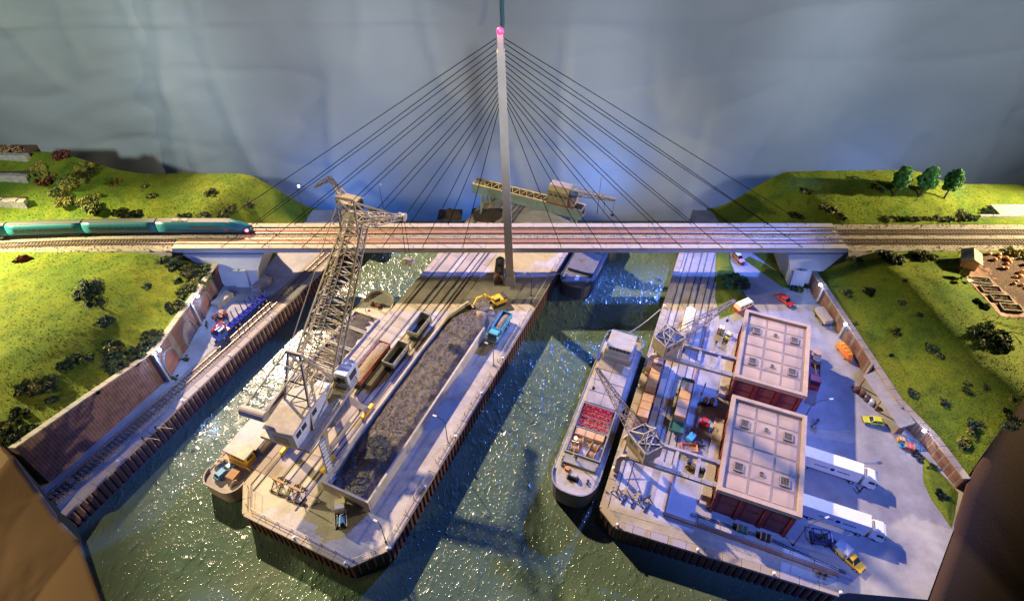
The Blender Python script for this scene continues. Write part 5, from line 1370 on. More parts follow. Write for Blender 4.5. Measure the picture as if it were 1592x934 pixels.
c_=MB().extr([(2.9,.7),(2.9,2.75),(3.2,2.95),(4.6,2.95),(5.15,1.9),(5.2,.5),(4.5,.5),(3.6,.7)],-1.2,1.2,[.02,.06,.12,.12,.05,.02,.02,.02]).build('cab','red',rt)
MB().add([(-1.0,5.17,1.95),(1.0,5.17,1.95),(.95,4.72,2.8),(-.95,4.72,2.8)],[(0,1,2,3)]).build('windscreen','glass',c_)
for s in (-1,1):
    MB().bb(s*1.2-.02,s*1.2+.02,3.3,4.5,1.9,2.6).build('side_window','glass',c_)
    for y in (4.3,-3.2,-4.6): wheel(rt,(s*1.0,y,.5),.5,.4)
MB().tube([(0,2.6,1.2),(0,2.6,2.9),(.2,-.8,2.3)],.14,6).build('loader_arm','yellow',rt)
for i,(y,l) in enumerate(((-5.1,'pale cable reel at the tail of the red flatbed truck'),(-3.0,'pale cable reel in the middle of the red flatbed truck'))):
    q=RW(35.2,48.6); a=-radians(HR+180); o=thing('cable_reel',l,'reel',(q[0]-y*sin(a)+.3,q[1]+y*cos(a),1.2),HR,'reels on the red truck')
    for z in (.05,.95): MB().lathe([(.12,z-.05),(.95,z-.05),(.95,z+.05),(.12,z+.05)],(0,0,0),18).build('flange','crate',o)
    MB().lathe([(.6,.1),(.66,.2),(.66,.8),(.6,.9)],(0,0,0),16).build('drum','wood',o,True)
t=thing('pipe_bundle','bundle of thin grey pipes on the red truck behind its cab','pipes',RW(35.6,46.7,1.21),HR+90)
for i in range(6):
    MB().cyl((-.8+i*.32,-1.05,.14),(-.8+i*.32,1.05,.14),.13,n=8).build('pipe','timber',t)

car('red_car','bright red saloon car driving on the road towards the bridge','red',(69.0,-14.2,0),152,4.8,1.85,1.5,'saloon')
car('orange_taxi','orange and white estate car on the road under the bridge','orange',(61.9,2.7,0),165,4.5,1.8,1.5,'estate','cream')
cm=thing('camper_van','cream camper van with red lower body at the verge','van',(57.8,-16.6,0),HR+40)
MB().extr([(-2.5,.35),(-2.5,1.1),(2.2,1.1),(2.55,.85),(2.55,.35)],-1.0,1.0).build('lower_body','red',cm)
MB().extr([(-2.5,1.1),(-2.4,2.3),(-2.1,2.5),(1.5,2.5),(1.8,2.3),(2.25,1.1)],-1.0,1.0,[0,.12,.25,.25,.12,0]).build('upper_body','cream',cm)
MB().add([(-.85,2.25,1.25),(.85,2.25,1.25),(.8,1.9,2.15),(-.8,1.9,2.15)],[(0,1,2,3)]).build('windscreen','glass',cm)
for s in (-1,1):
    for y in (-1.9,-.6,.7): MB().bb(s*.95-.03,s*.95+.03,y,y+1.0,1.35,2.0).build('side_window','glass',cm)
    for y in (-1.5,1.6): wheel(cm,(s*.9,y,.36),.36,.22)
car('yellow_car','small lime yellow hatchback near the lean-to shelter','lime',(75.2,-50.7,0),282,3.9,1.75,1.5,'hatch')
# timber trailer and orange boat by the wall
t=thing('timber_trailer','grey trailer stacked with pale boards by the brick wall','trailer',(76.0,-20.6,0),172)
MB().bb(-1.1,1.1,-2.6,2.6,.75,.95).build('bed','dark',t)
for i in range(4): 
    for j in range(3): MB().bb(-1.0+j*.68,-.36+j*.68,-2.5+.1*((i+j)%2),2.5-.1*(i%2),.96+i*.3,1.22+i*.3).build('board','timber',t)
for s in (-1,1):
    for y in (-1.6,1.6): wheel(t,(s*.95,y,.36),.36,.22)
MB().tube([(0,2.6,.8),(0,4.0,.6)],.07,5).build('drawbar','rust',t)
t=thing('lifeboat','orange rescue boat stored along the brick wall','boat',(76.9,-31.6,0),172)
o_=lambda z,k:[(x*k,y,z) for x,y in ((0,-2.9),(.8,-2.3),(1.05,-.8),(1.05,1.0),(.7,2.4),(0,3.1),(-.7,2.4),(-1.05,1.0),(-1.05,-.8),(-.8,-2.3))]
loft(MB(),[o_(.15,.55),o_(.7,.95),o_(1.15,1.0)]).build('hull','orange',t); loft(MB(),[[(x*.92,y*.94,1.15) for x,y,z in o_(0,1)],[(x*.75,y*.8,1.75) for x,y,z in o_(0,1)]]).build('canopy_cover','orange',t)
for i in range(4): MB().bb(-.5,.5,-1.8+i*1.1,-1.3+i*1.1,1.73,1.85).build('hatch','yellow',t)
for y in (-1.5,1.5): MB().bb(-.9,.9,y-.15,y+.15,0,.35).build('cradle','timber',t)
# lean-to shelter
t=thing('shelter','lean-to shelter with flat dark grey roof against the brick wall','shelter',(0,0,0))
A=[(79.0,-40.2),(76.4,-41.0),(78.0,-54.0),(80.9,-53.2)]
MB().add([(79.15,-39.9,3.6),(76.3,-40.8,3.1),(77.9,-54.2,3.1),(81.2,-53.4,3.6),(79.15,-39.9,3.75),(76.3,-40.8,3.25),(77.9,-54.2,3.25),(81.2,-53.4,3.75)],[(3,2,1,0),(4,5,6,7),(0,1,5,4),(1,2,6,5),(2,3,7,6),(3,0,4,7)]).build('roof','asphalt',t)
for x,y in ((76.6,-41.2),(77.2,-47.4),(78.1,-53.7)): MB().bb(x-.12,x+.12,y-.12,y+.12,-.05,3.12).build('post','wood',t)
MB().bb(78.3,80.0,-53.5,-53.3,0,3.1).build('end_screen','rust',t)
for i,(x,y,c_,l) in enumerate(((75.8,-42.6,'rust','brown barrel before the shelter roof, nearest the road'),(76.5,-43.7,'rust','brown barrel beside the shelter post, second from the road'),(77.0,-44.9,'steel','grey barrel under the shelter edge'),(77.6,-46.0,'silver','pale round tank at the shelter edge'))):
    o=MB().lathe([(.55,0),(.62,.08),(.62,1.2),(.55,1.3)],(0,0,0),14).build('barrel',c_,None,True); put(o,(x-.6,y,0)); tag(o,l,'barrel','barrels by the shelter')
crate('box','small pale crate at the end of the lean-to shelter',(78.9,-55.2,0),20,1.2,1.0,1.1)
crate('box','bright red box beside the end of the shelter',(79.7,-56.9,0),25,1.6,1.2,1.1,None,'red')
for i,(x,y,l) in enumerate(((80.9,-57.7,'black tyre lying nearest the brick wall'),(80.1,-58.4,'black tyre lying nearest the red box'),(81.3,-58.9,'black tyre lying at the wall end of the tyre pile'),(80.6,-59.7,'black tyre lying nearest the grass island'))):
    o=MB().lathe([(.28,.0),(.5,.0),(.6,.1),(.6,.22),(.5,.32),(.28,.32),(.28,.0)],(0,0,0),14).build('tyre','rubber',None,True); put(o,(x,y,0)); tag(o,l,'tyre','old tyres by the wall')
t=thing('bucket','pale blue tub standing between red box and shelter','tub',(78.4,-56.6,0)); MB().lathe([(.4,0),(.55,.8),(.5,.8),(.37,.06)],(0,0,0),12).build('shell','sky_blue',t)
# persons and small vehicles
person('person in brown jacket standing beside the lorry cab',(66.0,-66.3,0),120,(.03,.04,.08),(.3,.16,.09))
person('person in blue jacket beside the lorry cab wheel',(65.3,-66.8,0),60,(.04,.05,.09),(.08,.12,.3))
def bike(label,loc,heading,rider=None):
    t=thing('motorcycle',label,'motorcycle',loc,heading)
    for y in (-.7,.7): MB().lathe([(.20,-.06),(.34,-.06),(.34,.06),(.20,.06),(.2,-.06)],(0,y,.34),14,'X').build('wheel','rubber',t)
    MB().tube([(0,-.7,.34),(0,-.2,.75),(0,.45,.8),(0,.7,.34)],.06,5).bev(-.16,.16,-.25,.3,.35,.75,.05).build('frame_body','dark',t)
    MB().bev(-.14,.14,-.6,.1,.75,.9,.05).build('seat','dark',t); MB().bev(-.15,.15,.1,.5,.75,.98,.06).build('fuel_tank','blue',t); MB().cyl((-.35,.5,1.05),(.35,.5,1.05),.03,n=5).build('handlebar','steel',t)
    return t
bike('dark motorcycle parked on the road by the warehouse lamp post',(62.8,-51.4,0),60)
person('person in dark clothes beside the parked motorcycle',(63.4,-50.9,0),210,(.03,.03,.05),(.06,.08,.16))
t=thing('hand_cart','blue steel frame cart beside the yellow van','cart',RW(37.6,8.6),HR+80)
fr=MB()
for x in (-1.1,1.1):
    for y in (-1.4,1.4): fr.cyl((x,y,0.3),(x,y,1.9),.08,n=5)
fr.tube([(-1.1,-1.4,1.9),(1.1,-1.4,1.9),(1.1,1.4,1.9),(-1.1,1.4,1.9),(-1.1,-1.4,1.9)],.08,5).build('frame','deep_blue',t)
MB().bb(-1.1,1.1,-1.4,1.4,.3,.42).build('deck','vent_grey',t)
for x in (-1.1,1.1):
    for y in (-1.1,1.1): wheel(t,(x,y,.28),.28,.15)
MB().box((0,1.9,1.0),(2.2,.2,.3)).build('push_bar','white_paint',t)
person('worker in orange standing inside the blue frame cart',RW(37.5,8.3,.42),30,(.05,.06,.2),(.7,.2,.04))
person('person in white sitting on the front kerb beside a companion in grey',RW(38.6,2.2,-.0),200,(.05,.06,.1),(.6,.55,.45),pose='sit',group=None)
person('person in grey sitting on the front kerb beside a companion in white',RW(37.7,2.2,-.0),205,(.04,.04,.05),(.22,.2,.2),pose='sit')
t=thing('bench','low wooden bench on the front kerb of the right quay','bench',RW(38.2,2.5,.05),HR)
MB().bb(-1.3,1.3,-.3,.25,.32,.42).build('seat','wood',t)
for s in (-1,1): MB().bb(s*1.0-.08,s*1.0+.08,-.25,.2,0,.32).build('leg','wood',t)
lamp_post('curved lamp post between the two warehouses and the road',RW(33.4,33.2),HR+60,8.2,3.4,'yard lamp posts')
lamp_post('curved lamp post at the front corner of the near warehouse',RW(33.4,5.9),HR+50,8.2,3.4,'yard lamp posts')
for i,(u,l) in enumerate(((4.3,'green covered pallet by the near warehouse front wall'),(5.0,'dark machine crate by the near warehouse front wall'))):
    v=(24.6,28.6)[i]; crate('pallet',l,RW(v,5.2),HR,1.8,1.2,1.2,None,('green','dark')[i])
t=thing('pallet_stack','stack of pale pallets beside the far lorry trailer','pallets',RW(33.3,19.7),HR)
for k in range(6): MB().bb(-.9,.9,-.6,.6,.03+k*.2,.18+k*.2).build('pallet','timber',t)
# right quay bollards
for v,u,l in ((.0,8.6,'white bollard beside the cargo vessel bow'),(.0,30.5,'white bollard beside the vessel hatch covers'),(.0,46.5,'white bollard just past the vessel stern'),(.0,57.5,'white bollard where the mooring rope ends'),(3.6,-2.3,'white bollard at the front left corner of the right quay'),(17.8,-1.5,'white bollard on the right quay front, left of the middle'),(30.5,-.75,'white bollard on the right quay front, right of the middle'),(41.0,.1,'white bollard at the step in the right quay front')):
    bollard(l,RW(v,u,.16),B_)
# ------------------------------------------------------------------ ground height lookup for planting
from mathutils.bvhtree import BVHTree
_vs=[];_fs=[]
for o in bpy.data.objects:
    if o.type=='MESH' and (o.name.startswith('hill_') or o.name in('verge_ground','grass_island_ground','corner_ground','left_quay_pavement','right_quay_pavement')):
        n=len(_vs); _vs+=[v.co[:] for v in o.data.vertices]; _fs+=[tuple(i+n for i in p.vertices) for p in o.data.polygons]
_bvh=BVHTree.FromPolygons(_vs,_fs)
def gz(x,y):
    h=_bvh.ray_cast(Vector((x,y,80)),Vector((0,0,-1))); return h[0].z if h[0] else 9.5

# ------------------------------------------------------------------ left quay
mat('blue_frame',(.010,.028,.32),.8,var=.1,spec=.2)
lt=thing('timber_lorry','blue timber lorry with red loading crane and empty blue stanchions','truck',(-66.6,-21.3,.05),HC+182)
MB().bb(-.9,.9,-9.0,6.6,.75,1.05).build('chassis','deep_blue',lt)
cb=MB().extr([(4.6,.6),(4.6,2.7),(4.9,3.0),(6.4,3.0),(7.1,2.1),(7.15,.5),(6.4,.5),(5.3,.6)],-1.22,1.22,[.02,.06,.14,.14,.06,.02,.02,.02]).build('cab','blue',lt)
MB().add([(-1.0,7.13,2.1),(1.0,7.13,2.1),(.95,6.56,2.85),(-.95,6.56,2.85)],[(0,1,2,3)]).build('windscreen','glass',cb)
for s in (-1,1):
    MB().bb(s*1.22-.02,s*1.22+.02,5.0,6.2,1.9,2.65).build('side_window','glass',cb); MB().bb(s*.85-.18,s*.85+.18,7.12,7.19,.7,.95).build('headlight','silver',cb)
    for y in (6.0,2.2,.9,-5.6,-6.9,-8.2): wheel(lt,(s*1.0,y,.5),.5,.38)
for i in range(8):
    y=-8.6+i*1.5
    k=MB().bb(-1.25,1.25,y-.12,y+.12,1.05,1.3)
    for s in (-1,1): k.bb(s*1.2-.09,s*1.2+.09,y-.09,y+.09,1.3,3.4)
    k.build('stanchion','blue_frame',lt)
MB().tube([(0,3.9,1.0),(0,3.9,3.2),(.1,6.2,3.5),(.3,7.6,3.1)],.2,6).build('loading_crane','red',lt); MB().bb(-1.0,1.0,3.5,4.3,1.0,1.5).build('crane_base','red',lt)
MB().tube([(.3,7.6,3.1),(.5,5.0,3.9),(.7,3.6,3.3)],.14,6).build('crane_arm','red',lt)
def log_pile(label,x,y,h):
    t=thing('plank_stack',label,'planks',(x,y,.0),h,'stacks of planks on the left quay')
    for i in range(5):
        for j in range(5): MB().bb(-1.2+j*.49,-.75+j*.49,-2.6+.12*((i*j)%3),2.5-.1*((i+j)%2),.1+i*.3,.36+i*.3).build('plank','timber',t)
    for y_ in (-1.6,1.6): MB().bb(-1.3,1.3,y_-.1,y_+.1,0,.1).build('bearer','sleeper',t)
log_pile('stack of grey planks against the brick wall beside the bridge pier',-73.0,-14.2,24); log_pile('stack of grey planks on the quay right of the bridge pier',-64.9,-8.2,24)
fk=forklift('dark red forklift with raised box behind the timber lorry cab',(-71.2,-19.9,0),220,'dark_red')
crate('box','small pink box beside the dark red forklift',(-72.9,-20.2,0),30,1.1,1.0,.9,None,'red')
person('worker in pale shirt and blue trousers at the lamp post on the left quay',(-73.9,-22.6,0),120,(.05,.08,.2),(.5,.55,.6))
person('worker in dark blue behind the pale shirted worker on the left quay',(-73.6,-23.6,0),150,(.03,.03,.06),(.08,.1,.22))
for i,(x,y,j,l) in enumerate(((-74.6,-55.3,(.35,.38,.45),'angler in grey with a fishing rod at the left quay edge'),(-73.2,-52.7,(.6,.06,.04),'angler in red with a fishing rod at the left quay edge'))):
    person(l,(x,y,.0),112,(.04,.05,.1),j,pose='rod')
    rd=MB().tube([(x+.4,y-.1,1.2),(x+3.0,y-1.0,2.6),(x+5.2,y-1.8,3.3)],.035,4).build('fishing_rod','mooring'); tag(rd,l.replace('angler in','thin fishing rod held by the angler in').replace(' with a fishing rod',''),'rod')
for i,(t_,l) in enumerate(((.17,'white bollard on the left quay nearest the brown cloth'),(.40,'white bollard on the left quay right of the anglers'),(.60,'white bollard on the left quay below the arches'),(.80,'white bollard on the left quay beside the timber lorry'))):
    bollard(l,(lerp(-82.4,-53.3,t_),lerp(-71,-7.1,t_),.16),B_)
def wall_lamp(label,x,y,z,side,power,group='cold white lamps on the walls'):
    t=thing('wall_lamp',label,'lamp',(x,y,0),0,group)
    MB().tube([(0,0,z-2.2),(0,0,z),(side*.9,0,z+.35)],.07,5).build('bracket','dark',t)
    MB().ball((side*1.1,0,z+.25),.34,n=10,m=6).build('bulb','white_light',t,True)
    d=bpy.data.lights.new('wall_lamp_light','POINT'); d.energy=power; d.color=(.30,.48,1.0); d.shadow_soft_size=.4
    o=bpy.data.objects.new('wall_lamp_light',d); COL.objects.link(o); o.location=(side*1.9,0,z-.3); o.parent=t
wall_lamp('glowing white lamp on the left wall between the second and third arch side',-75.9,-38.9,9.2,1,2600)
wall_lamp('glowing white lamp on the left wall beside the first arch near the bridge',-75.3,-20.8,7.9,1,2600)
wall_lamp('cold lamp on the right wall near the bridge pier',77.6,-13.6,5.0,-1,500)
wall_lamp('cold lamp on the right wall above the timber trailer',78.1,-27.4,5.2,-1,500)
wall_lamp('cold lamp on the right wall above the shelter end',82.2,-56.0,4.6,-1,700)
def quay_led(label,x,y,z,power,head,bulb=.14,glow=(.22,.40,1.0)):
    t=thing('street_lamp',label,'lamp',(x,y,0),head,'cold street lamps behind the bridge')
    MB().cyl((0,0,0),(0,0,z),.10,.06,n=6).tube([(0,0,z),(0,.8,z+.2)],.06,5).build('post','dark',t); MB().ball((0,1.0,z+.15),bulb,n=8,m=5).build('bulb','white_light' if bulb>.2 else 'silver',t,True)
    d=bpy.data.lights.new('street_lamp_light','POINT'); d.energy=power; d.color=glow; d.shadow_soft_size=.4
    o=bpy.data.objects.new('street_lamp_light',d); COL.objects.link(o); o.location=(0,1.6,z-.2); o.parent=t
quay_led('cold lamp post shining at the curtain behind the left quay',-60.8,20.6,11.0,2500,10,.3)
quay_led('cold lamp post behind the small gantry jib',25.5,24.0,12.0,2500,10)
quay_led('cold lamp post behind the far left crane',-38.5,24.6,9.0,1200,10)
quay_led('cold lamp post behind the right hill trees',128.0,22.0,12,900,10)

# ------------------------------------------------------------------ behind the bridge
GN=thing('gantry_crane','ochre gantry crane with teal flank and small jib crane behind the bridge','crane',CW(0,99.5),HC)
# local x = v (0 right edge .. -32 left edge)
MB().bb(-32.5,1.0,-1.7,-1.4,6.6,9.4).build('girder_side','crane_teal',GN); MB().bb(-32.5,1.0,1.4,1.7,6.6,9.4).build('girder_side','crane_ochre',GN)
MB().bb(-32.5,1.0,-1.4,1.4,6.6,6.9).build('girder_floor','crane_brown',GN)
tp_=MB()
for y in (-1.55,1.55): tp_.bb(-32.6,1.1,y-.25,y+.25,9.4,9.75)
for x in (-32.4,.9): tp_.bb(x-.2,x+.2,-1.3,1.3,9.4,9.75)
tp_.build('girder_flange','crane_ochre',GN)
for i in range(20):
    a=-32+i*1.1; MB().cyl((a,-1.5,9.62),(a+1.1,1.5,9.62) if i%2 else (a+1.1,1.5,9.62),.12,n=4).build('lattice_bar','crane_ochre',GN) if i%2 else MB().cyl((a+1.1,-1.5,9.62),(a,1.5,9.62),.12,n=4).build('lattice_bar','crane_ochre',GN)
for x in (-29.5,-1.6):
    for y in (-1.5,1.5): MB().cyl((x,y*2.1,.3),(x,y,6.7),.35,.45,n=4).build('gantry_leg','crane_teal',GN)
    MB().bb(x-.5,x+.5,-4.2,4.2,.1,.7).build('gantry_bogie','crane_brown',GN)
hs=MB().extr([(-2.2,10.4),(-2.2,14.2),(-1.2,15.2),(1.6,15.2),(2.2,14.2),(2.2,10.4)],-9.0,-3.0).build('machinery_house','crane_ochre',GN)
for i in range(4): MB().bb(-8.4+i*1.4,-7.5+i*1.4,-2.26,-2.19,12.6,13.2).build('window','dark',hs)
for i in range(5): MB().bb(-9.0+i*1.45,-8.88+i*1.45,-2.27,-2.2,10.5,14.2).build('rib','crane_ochre',hs)
MB().bb(-8.6,-3.4,-1.1,1.4,15.15,15.3).build('roof_hatch','crane_brown',hs)
MB().bb(-9.4,-2.2,-2.0,2.0,9.75,10.4).build('trolley','rust',GN)
MB().extr([(-1.8,10.4),(-1.9,13.0),(-.4,13.4),(1.8,13.0),(1.8,10.4)],-3.0,-1.2).build('front_cabin','crane_brown',GN)
MB().truss((-3.0,0,14.2),(9.0,1.8,13.4),2.2,1.9,.5,.5,9,.13,.08).build('jib','crane_ochre',GN)
for a,b in (((6.2,1.4,13.6),(6.4,1.4,8.2)),((8.8,1.8,13.3),(8.8,1.8,9.0))): MB().cyl(a,b,.05,n=4).build('hoist_cable','cable',GN)
MB().ball((8.8,1.8,8.6),.6,n=8,m=5).build('hook_block','dark',GN)
for i,(x,y,r,h,m_,l) in enumerate(((-7.5,24.2,4.6,2.0,'ore','dark ore heap behind the bridge, left of the mast'),(26,22.8,0.1,.1,'ore','x'),(-18.5,24.4,3.6,2.4,'ore','small dark ore heap at the left pier edge behind the bridge'))):
    if r<.5: continue
    o=MB().grid(lambda s,t:(lerp(-r,r,s),lerp(-r,r,t)*.8,.03+h*max(0,1-hypot(lerp(-1,1,s),lerp(-1,1,t)))*(1+.25*mnoise.noise(Vector((s*4+i,t*4,3))))),18,18).build('heap',m_,None,True); put(o,(x,y-1,0)); tag(o,l,'heap')
# far left crane
FC=thing('lattice_crane','small dark lattice crane on the left quay behind the bridge','crane',(-46.5,20.5,0),HC)
MB().bev(-2.4,2.4,-2.4,2.4,0,4.5,.2).build('base','crane_brown',FC); MB().bev(-2.6,3.0,-2.2,2.2,4.6,7.4,.3).build('house','hull_dark',FC); MB().bb(-1.5,1.5,-2.26,-2.2,5.8,6.9).build('window','glass',FC)
MB().extr([(-2.4,7.4),(0,8.2),(2.4,7.4)],-2.7,3.1).build('house_roof','crane_brown',FC)
MB().truss((-1.5,0,6.8),(-12.0,6.6,7.6),2.0,1.5,1.1,1.0,8,.14,.09).build('jib','crane_brown',FC); MB().truss((-12.0,6.6,7.6),(-15.5,3.2,5.6),1.2,1.0,.6,.6,4,.14,.09).build('fly_jib','crane_brown',FC)
car('red_car','red car parked on the far left quay behind the bridge','red',(-58.4,15.6,0),95,4.4,1.8,1.5,'estate',None)
mat('barge_grey',(.11,.105,.10),.7,var=.15,dirt=.5)
B3=thing('dark_barge','dark grey covered barge lying at the pier under the bridge','barge',CW(5.9,106),HC+180)
vessel_hull(B3,27.5,9.0,-1.0,'hull_dark','hull_dark','barge_grey',.3,.4)
for i in range(2):
    MB().bev(-3.6,3.6,3+i*9.1,11.9+i*9.1,-1.0,-.1,.12).build('hatch_cover','barge_grey',B3)
for x in (-3.0,3.0):
    for k in (-.35,.35): MB().lathe([(.22,-1.0),(.22,-.3),(.32,-.25),(.2,-.1)],(x,23.6+k,0),8).build('bitts','silver',B3)
MB().bb(-.5,.5,22.2,24.4,-1.0,-.75).build('hatch','silver',B3)
tag(MB().tube([(-.0+CW(1,82)[0],CW(1,82)[1],-.4),CW(-.2,79.5,.5)],.09,5).build('mooring_rope','mooring'),'short mooring rope between the dark barge and the pier','rope')

# ------------------------------------------------------------------ planting
SL='dark low bush on the left slope above the arched wall'; SR='olive bush on the right slope above the brick wall'
rg=random.Random(11)
ORD=['first','second','third','fourth','fifth','sixth','seventh','eighth','ninth','tenth','eleventh','twelfth','13th','14th','15th','16th','17th','18th','19th','20th']
def nth(k): return ORD[k] if k<20 else '%d%s'%(k+1,{0:'st',1:'nd',2:'rd'}.get(k%10,'th'))
for i,t_ in enumerate(sorted(rg.uniform(.05,.97) for _ in range(42))):
    a=pl(WL,t_); d=(1.2+11.5*rg.random()**1.6)*(1 if t_<.75 else .75); x=a[0]-d-.6; y=a[1]+rg.uniform(-1,2)+d*.2
    bush(nth(i)+' dark bush from the bridge along the slope above the left arched wall',x,y,gz(x,y)-.1,rg.uniform(.9,2.5),['leaf_dark','leaf_olive'] if rg.random()<.45 else ['leaf_mid','leaf_dark'],100+i,'bushes on the left slope',flat=.5)
for i,(x,y,r,ms,l) in enumerate(((-80.5,-10.2,2.6,['leaf_dark','leaf_olive'],'dark bush under the bridge end at the left pier'),(-120.9,-9.9,1.7,['leaf_red','leaf_red'],'single dark red bush below the left railway track'),(-77.2,-12.3,1.8,['leaf_dark','leaf_mid'],'dark green bush at the top of the wall end beside the left pier'),
    (-75.0,-38.9,.8,['leaf_mid'],'small green weed at the foot of the wall under the left lamp'),(-75.0,-33.0,.9,['leaf_mid'],'small green weed between the arches of the left wall'),(-82.4,-50.0,1.1,['leaf_dark'],'dark weed tuft at the foot of the tall plain wall'))):
    bush(l,x,y,gz(x,y)-.1,r,ms,300+i)
kk=0
for i,t_ in enumerate(sorted(rg.uniform(.02,.95) for _ in range(24))):
    a=pl(WR,t_); d=rg.uniform(.8,14); x=a[0]+d+.6; y=a[1]+rg.uniform(-1,2)+d*.25
    if x>104 and y>-32: continue
    kk+=1; bush(nth(kk-1)+' olive bush from the bridge along the slope above the right brick wall',x,y,gz(x,y)-.1,rg.uniform(.5,1.6),[['leaf_mid','leaf_olive'],['leaf_dark','leaf_olive'],['leaf_dark','leaf_mid']][i%3],400+i,'bushes on the right slope',flat=.55)
for i,(x,y,r,ms,l) in enumerate(((101,-37.5,3.4,['leaf_dark','leaf_mid'],'big dark bush on the right hill nearest the front board'),(94,-9.5,2.6,['leaf_dark','leaf_dark'],'dark bush below the right track nearest the bridge'),(102.5,-8.4,2.6,['leaf_dark','leaf_olive'],'dark bush between the right track and the garden shed'),(106,-26.5,1.6,['leaf_dark','leaf_dark'],'round dark bush left of the yellow flower bed'),(103.0,-20,.9,['leaf_olive'],'tiny olive bush on the meadow beside the garden'),
    (58.4,-7.6,2.9,['leaf_dark','leaf_mid','leaf_tree'],'large green bush on the verge under the bridge'),(73.6,-8.4,2.0,['leaf_dark','leaf_mid'],'dark green hedge bush before the right bridge pier'),(76.4,-8.0,1.6,['leaf_dark','leaf_mid'],'dark green bush where the right pier meets the wall'),(82.2,-61.2,1.0,['leaf_mid'],'small bush at the grass island beside the wall'),(80.8,-67.5,1.2,['leaf_mid','leaf_dark'],'low bush in the middle of the grass island'),(126,-7.6,2.2,['leaf_olive','leaf_yellow'],'yellow green bush at the top of the pumpkin field'),(86.8,-7.4,1.8,['leaf_olive','leaf_dark'],'olive bush at the right bridge end'))):
    bush(l,x,y,gz(x,y)-.1,r,ms,500+i,density=1.3)
for i in range(13):
    x=101+i*1.95; bush(nth(i)+' low hedge bush from the bridge along the right railway track',x,7.5+rg.uniform(-.3,.3),gz(x,7.5)-.1,rg.uniform(.9,1.35),['leaf_olive','leaf_dark'],600+i,'hedge along the right track')
for i,(x,y,r) in enumerate(((96.4,21.0,.9),(98.9,16.9,1.3),(100.8,15.8,1.3),(85.7,10.7,2.2),(81,16,1.6),(88,8.2,1.6),(78,12,1.6),(74,10,1.5),(122,9.5,1.6))):
    bush(['small dark tuft high on the back right hill edge','dark tuft left of the tree group on the right hill','dark tuft beside the first tree of the right hill','wide dark tuft above the right track at the bridge end','dark tuft midway up the shaded right bank','dark tuft close above the right track near the bridge','dark tuft low on the shaded right bank','dark tuft at the foot of the shaded right bank','dark tuft right of the tree group by the track'][i],x,y,gz(x,y)-.1,r,['leaf_dark','leaf_olive'],640+i,'tufts on the back right hill')
for i,(x,y,r) in enumerate(((-112,11.6,.9),(-103.3,20.2,.9),(-99.4,15.3,1.0),(-105.3,9.2,2.0),(-101.5,8.6,1.8),(-83.2,16.9,1.8),(-78,12.2,2.1),(-74.2,16.9,1.8),(-79,9,2.0),(-72,10,2.0),(-83,8.4,1.9),(-70,12,1.6),(-88,8.0,1.6))):
    bush(nth(i)+' dark tuft on the back left hill, '+('small' if r<1.1 else 'wide' if r>1.9 else 'medium')+(' and near the rails' if y<10 else ' and high up'),x,y,gz(x,y)-.1,r,['leaf_dark','leaf_olive'],670+i,'tufts on the back left hill')
for i,(y,x) in enumerate(sorted((rg.uniform(8,24),rg.uniform(-132,-110)) for _ in range(16))):
    y=y+(-x-118)*.15
    bush('yellow green bush on the far left hill, '+nth(i)+' from the track',x,y,gz(x,y)-.2,rg.uniform(1.5,2.9),['leaf_olive','leaf_yellow'] if i%3 else ['leaf_mid','leaf_olive'],700+i,'yellow bushes on the far left hill',flat=.7)
bush('red leaved bush at the top of the far left hill',-127.0,26.0,gz(-127,26)-.2,2.5,['leaf_red','leaf_red'],760); bush('red leaved bush beside the stone terraces',-127.6,17.4,gz(-127.6,17.4)-.1,2.3,['leaf_red','leaf_red'],761)
bush('bare brown shrub on top of the stone terraces',-140.5,25.8,gz(-140.5,25.8),3.2,['wood'],762,density=.25,flat=.9)
# terraces
tz=thing('stone_terrace','stepped pale stone terrace walls on the far left hill','terrace')
for i,(x0,y0,x1,y1,z) in enumerate(((-152,25.0,-134.0,23.6,gz(-136,23.5)+1.6),(-152,18.2,-131.6,17.0,gz(-134,17)+1.7),(-152,11.6,-130.0,10.4,gz(-133,10.5)+1.7))):
    n_=10
    for j in range(n_):
        xa=lerp(x0,x1,j/n_); xb=lerp(x0,x1,(j+.97)/n_); ya=lerp(y0,y1,(j+.5)/n_)
        MB().bev(xa,xb,ya-.8,ya+.8,z-5+rnd.uniform(-.1,.1),z+rnd.uniform(-.12,.12),.1).build('stone_block','stone',tz)
    MB().bb(x0,x1-1.0,min(y0,y1)+1.4,min(y0,y1)+6.2,z-4,z-.35).build('planting_soil','soil',tz)

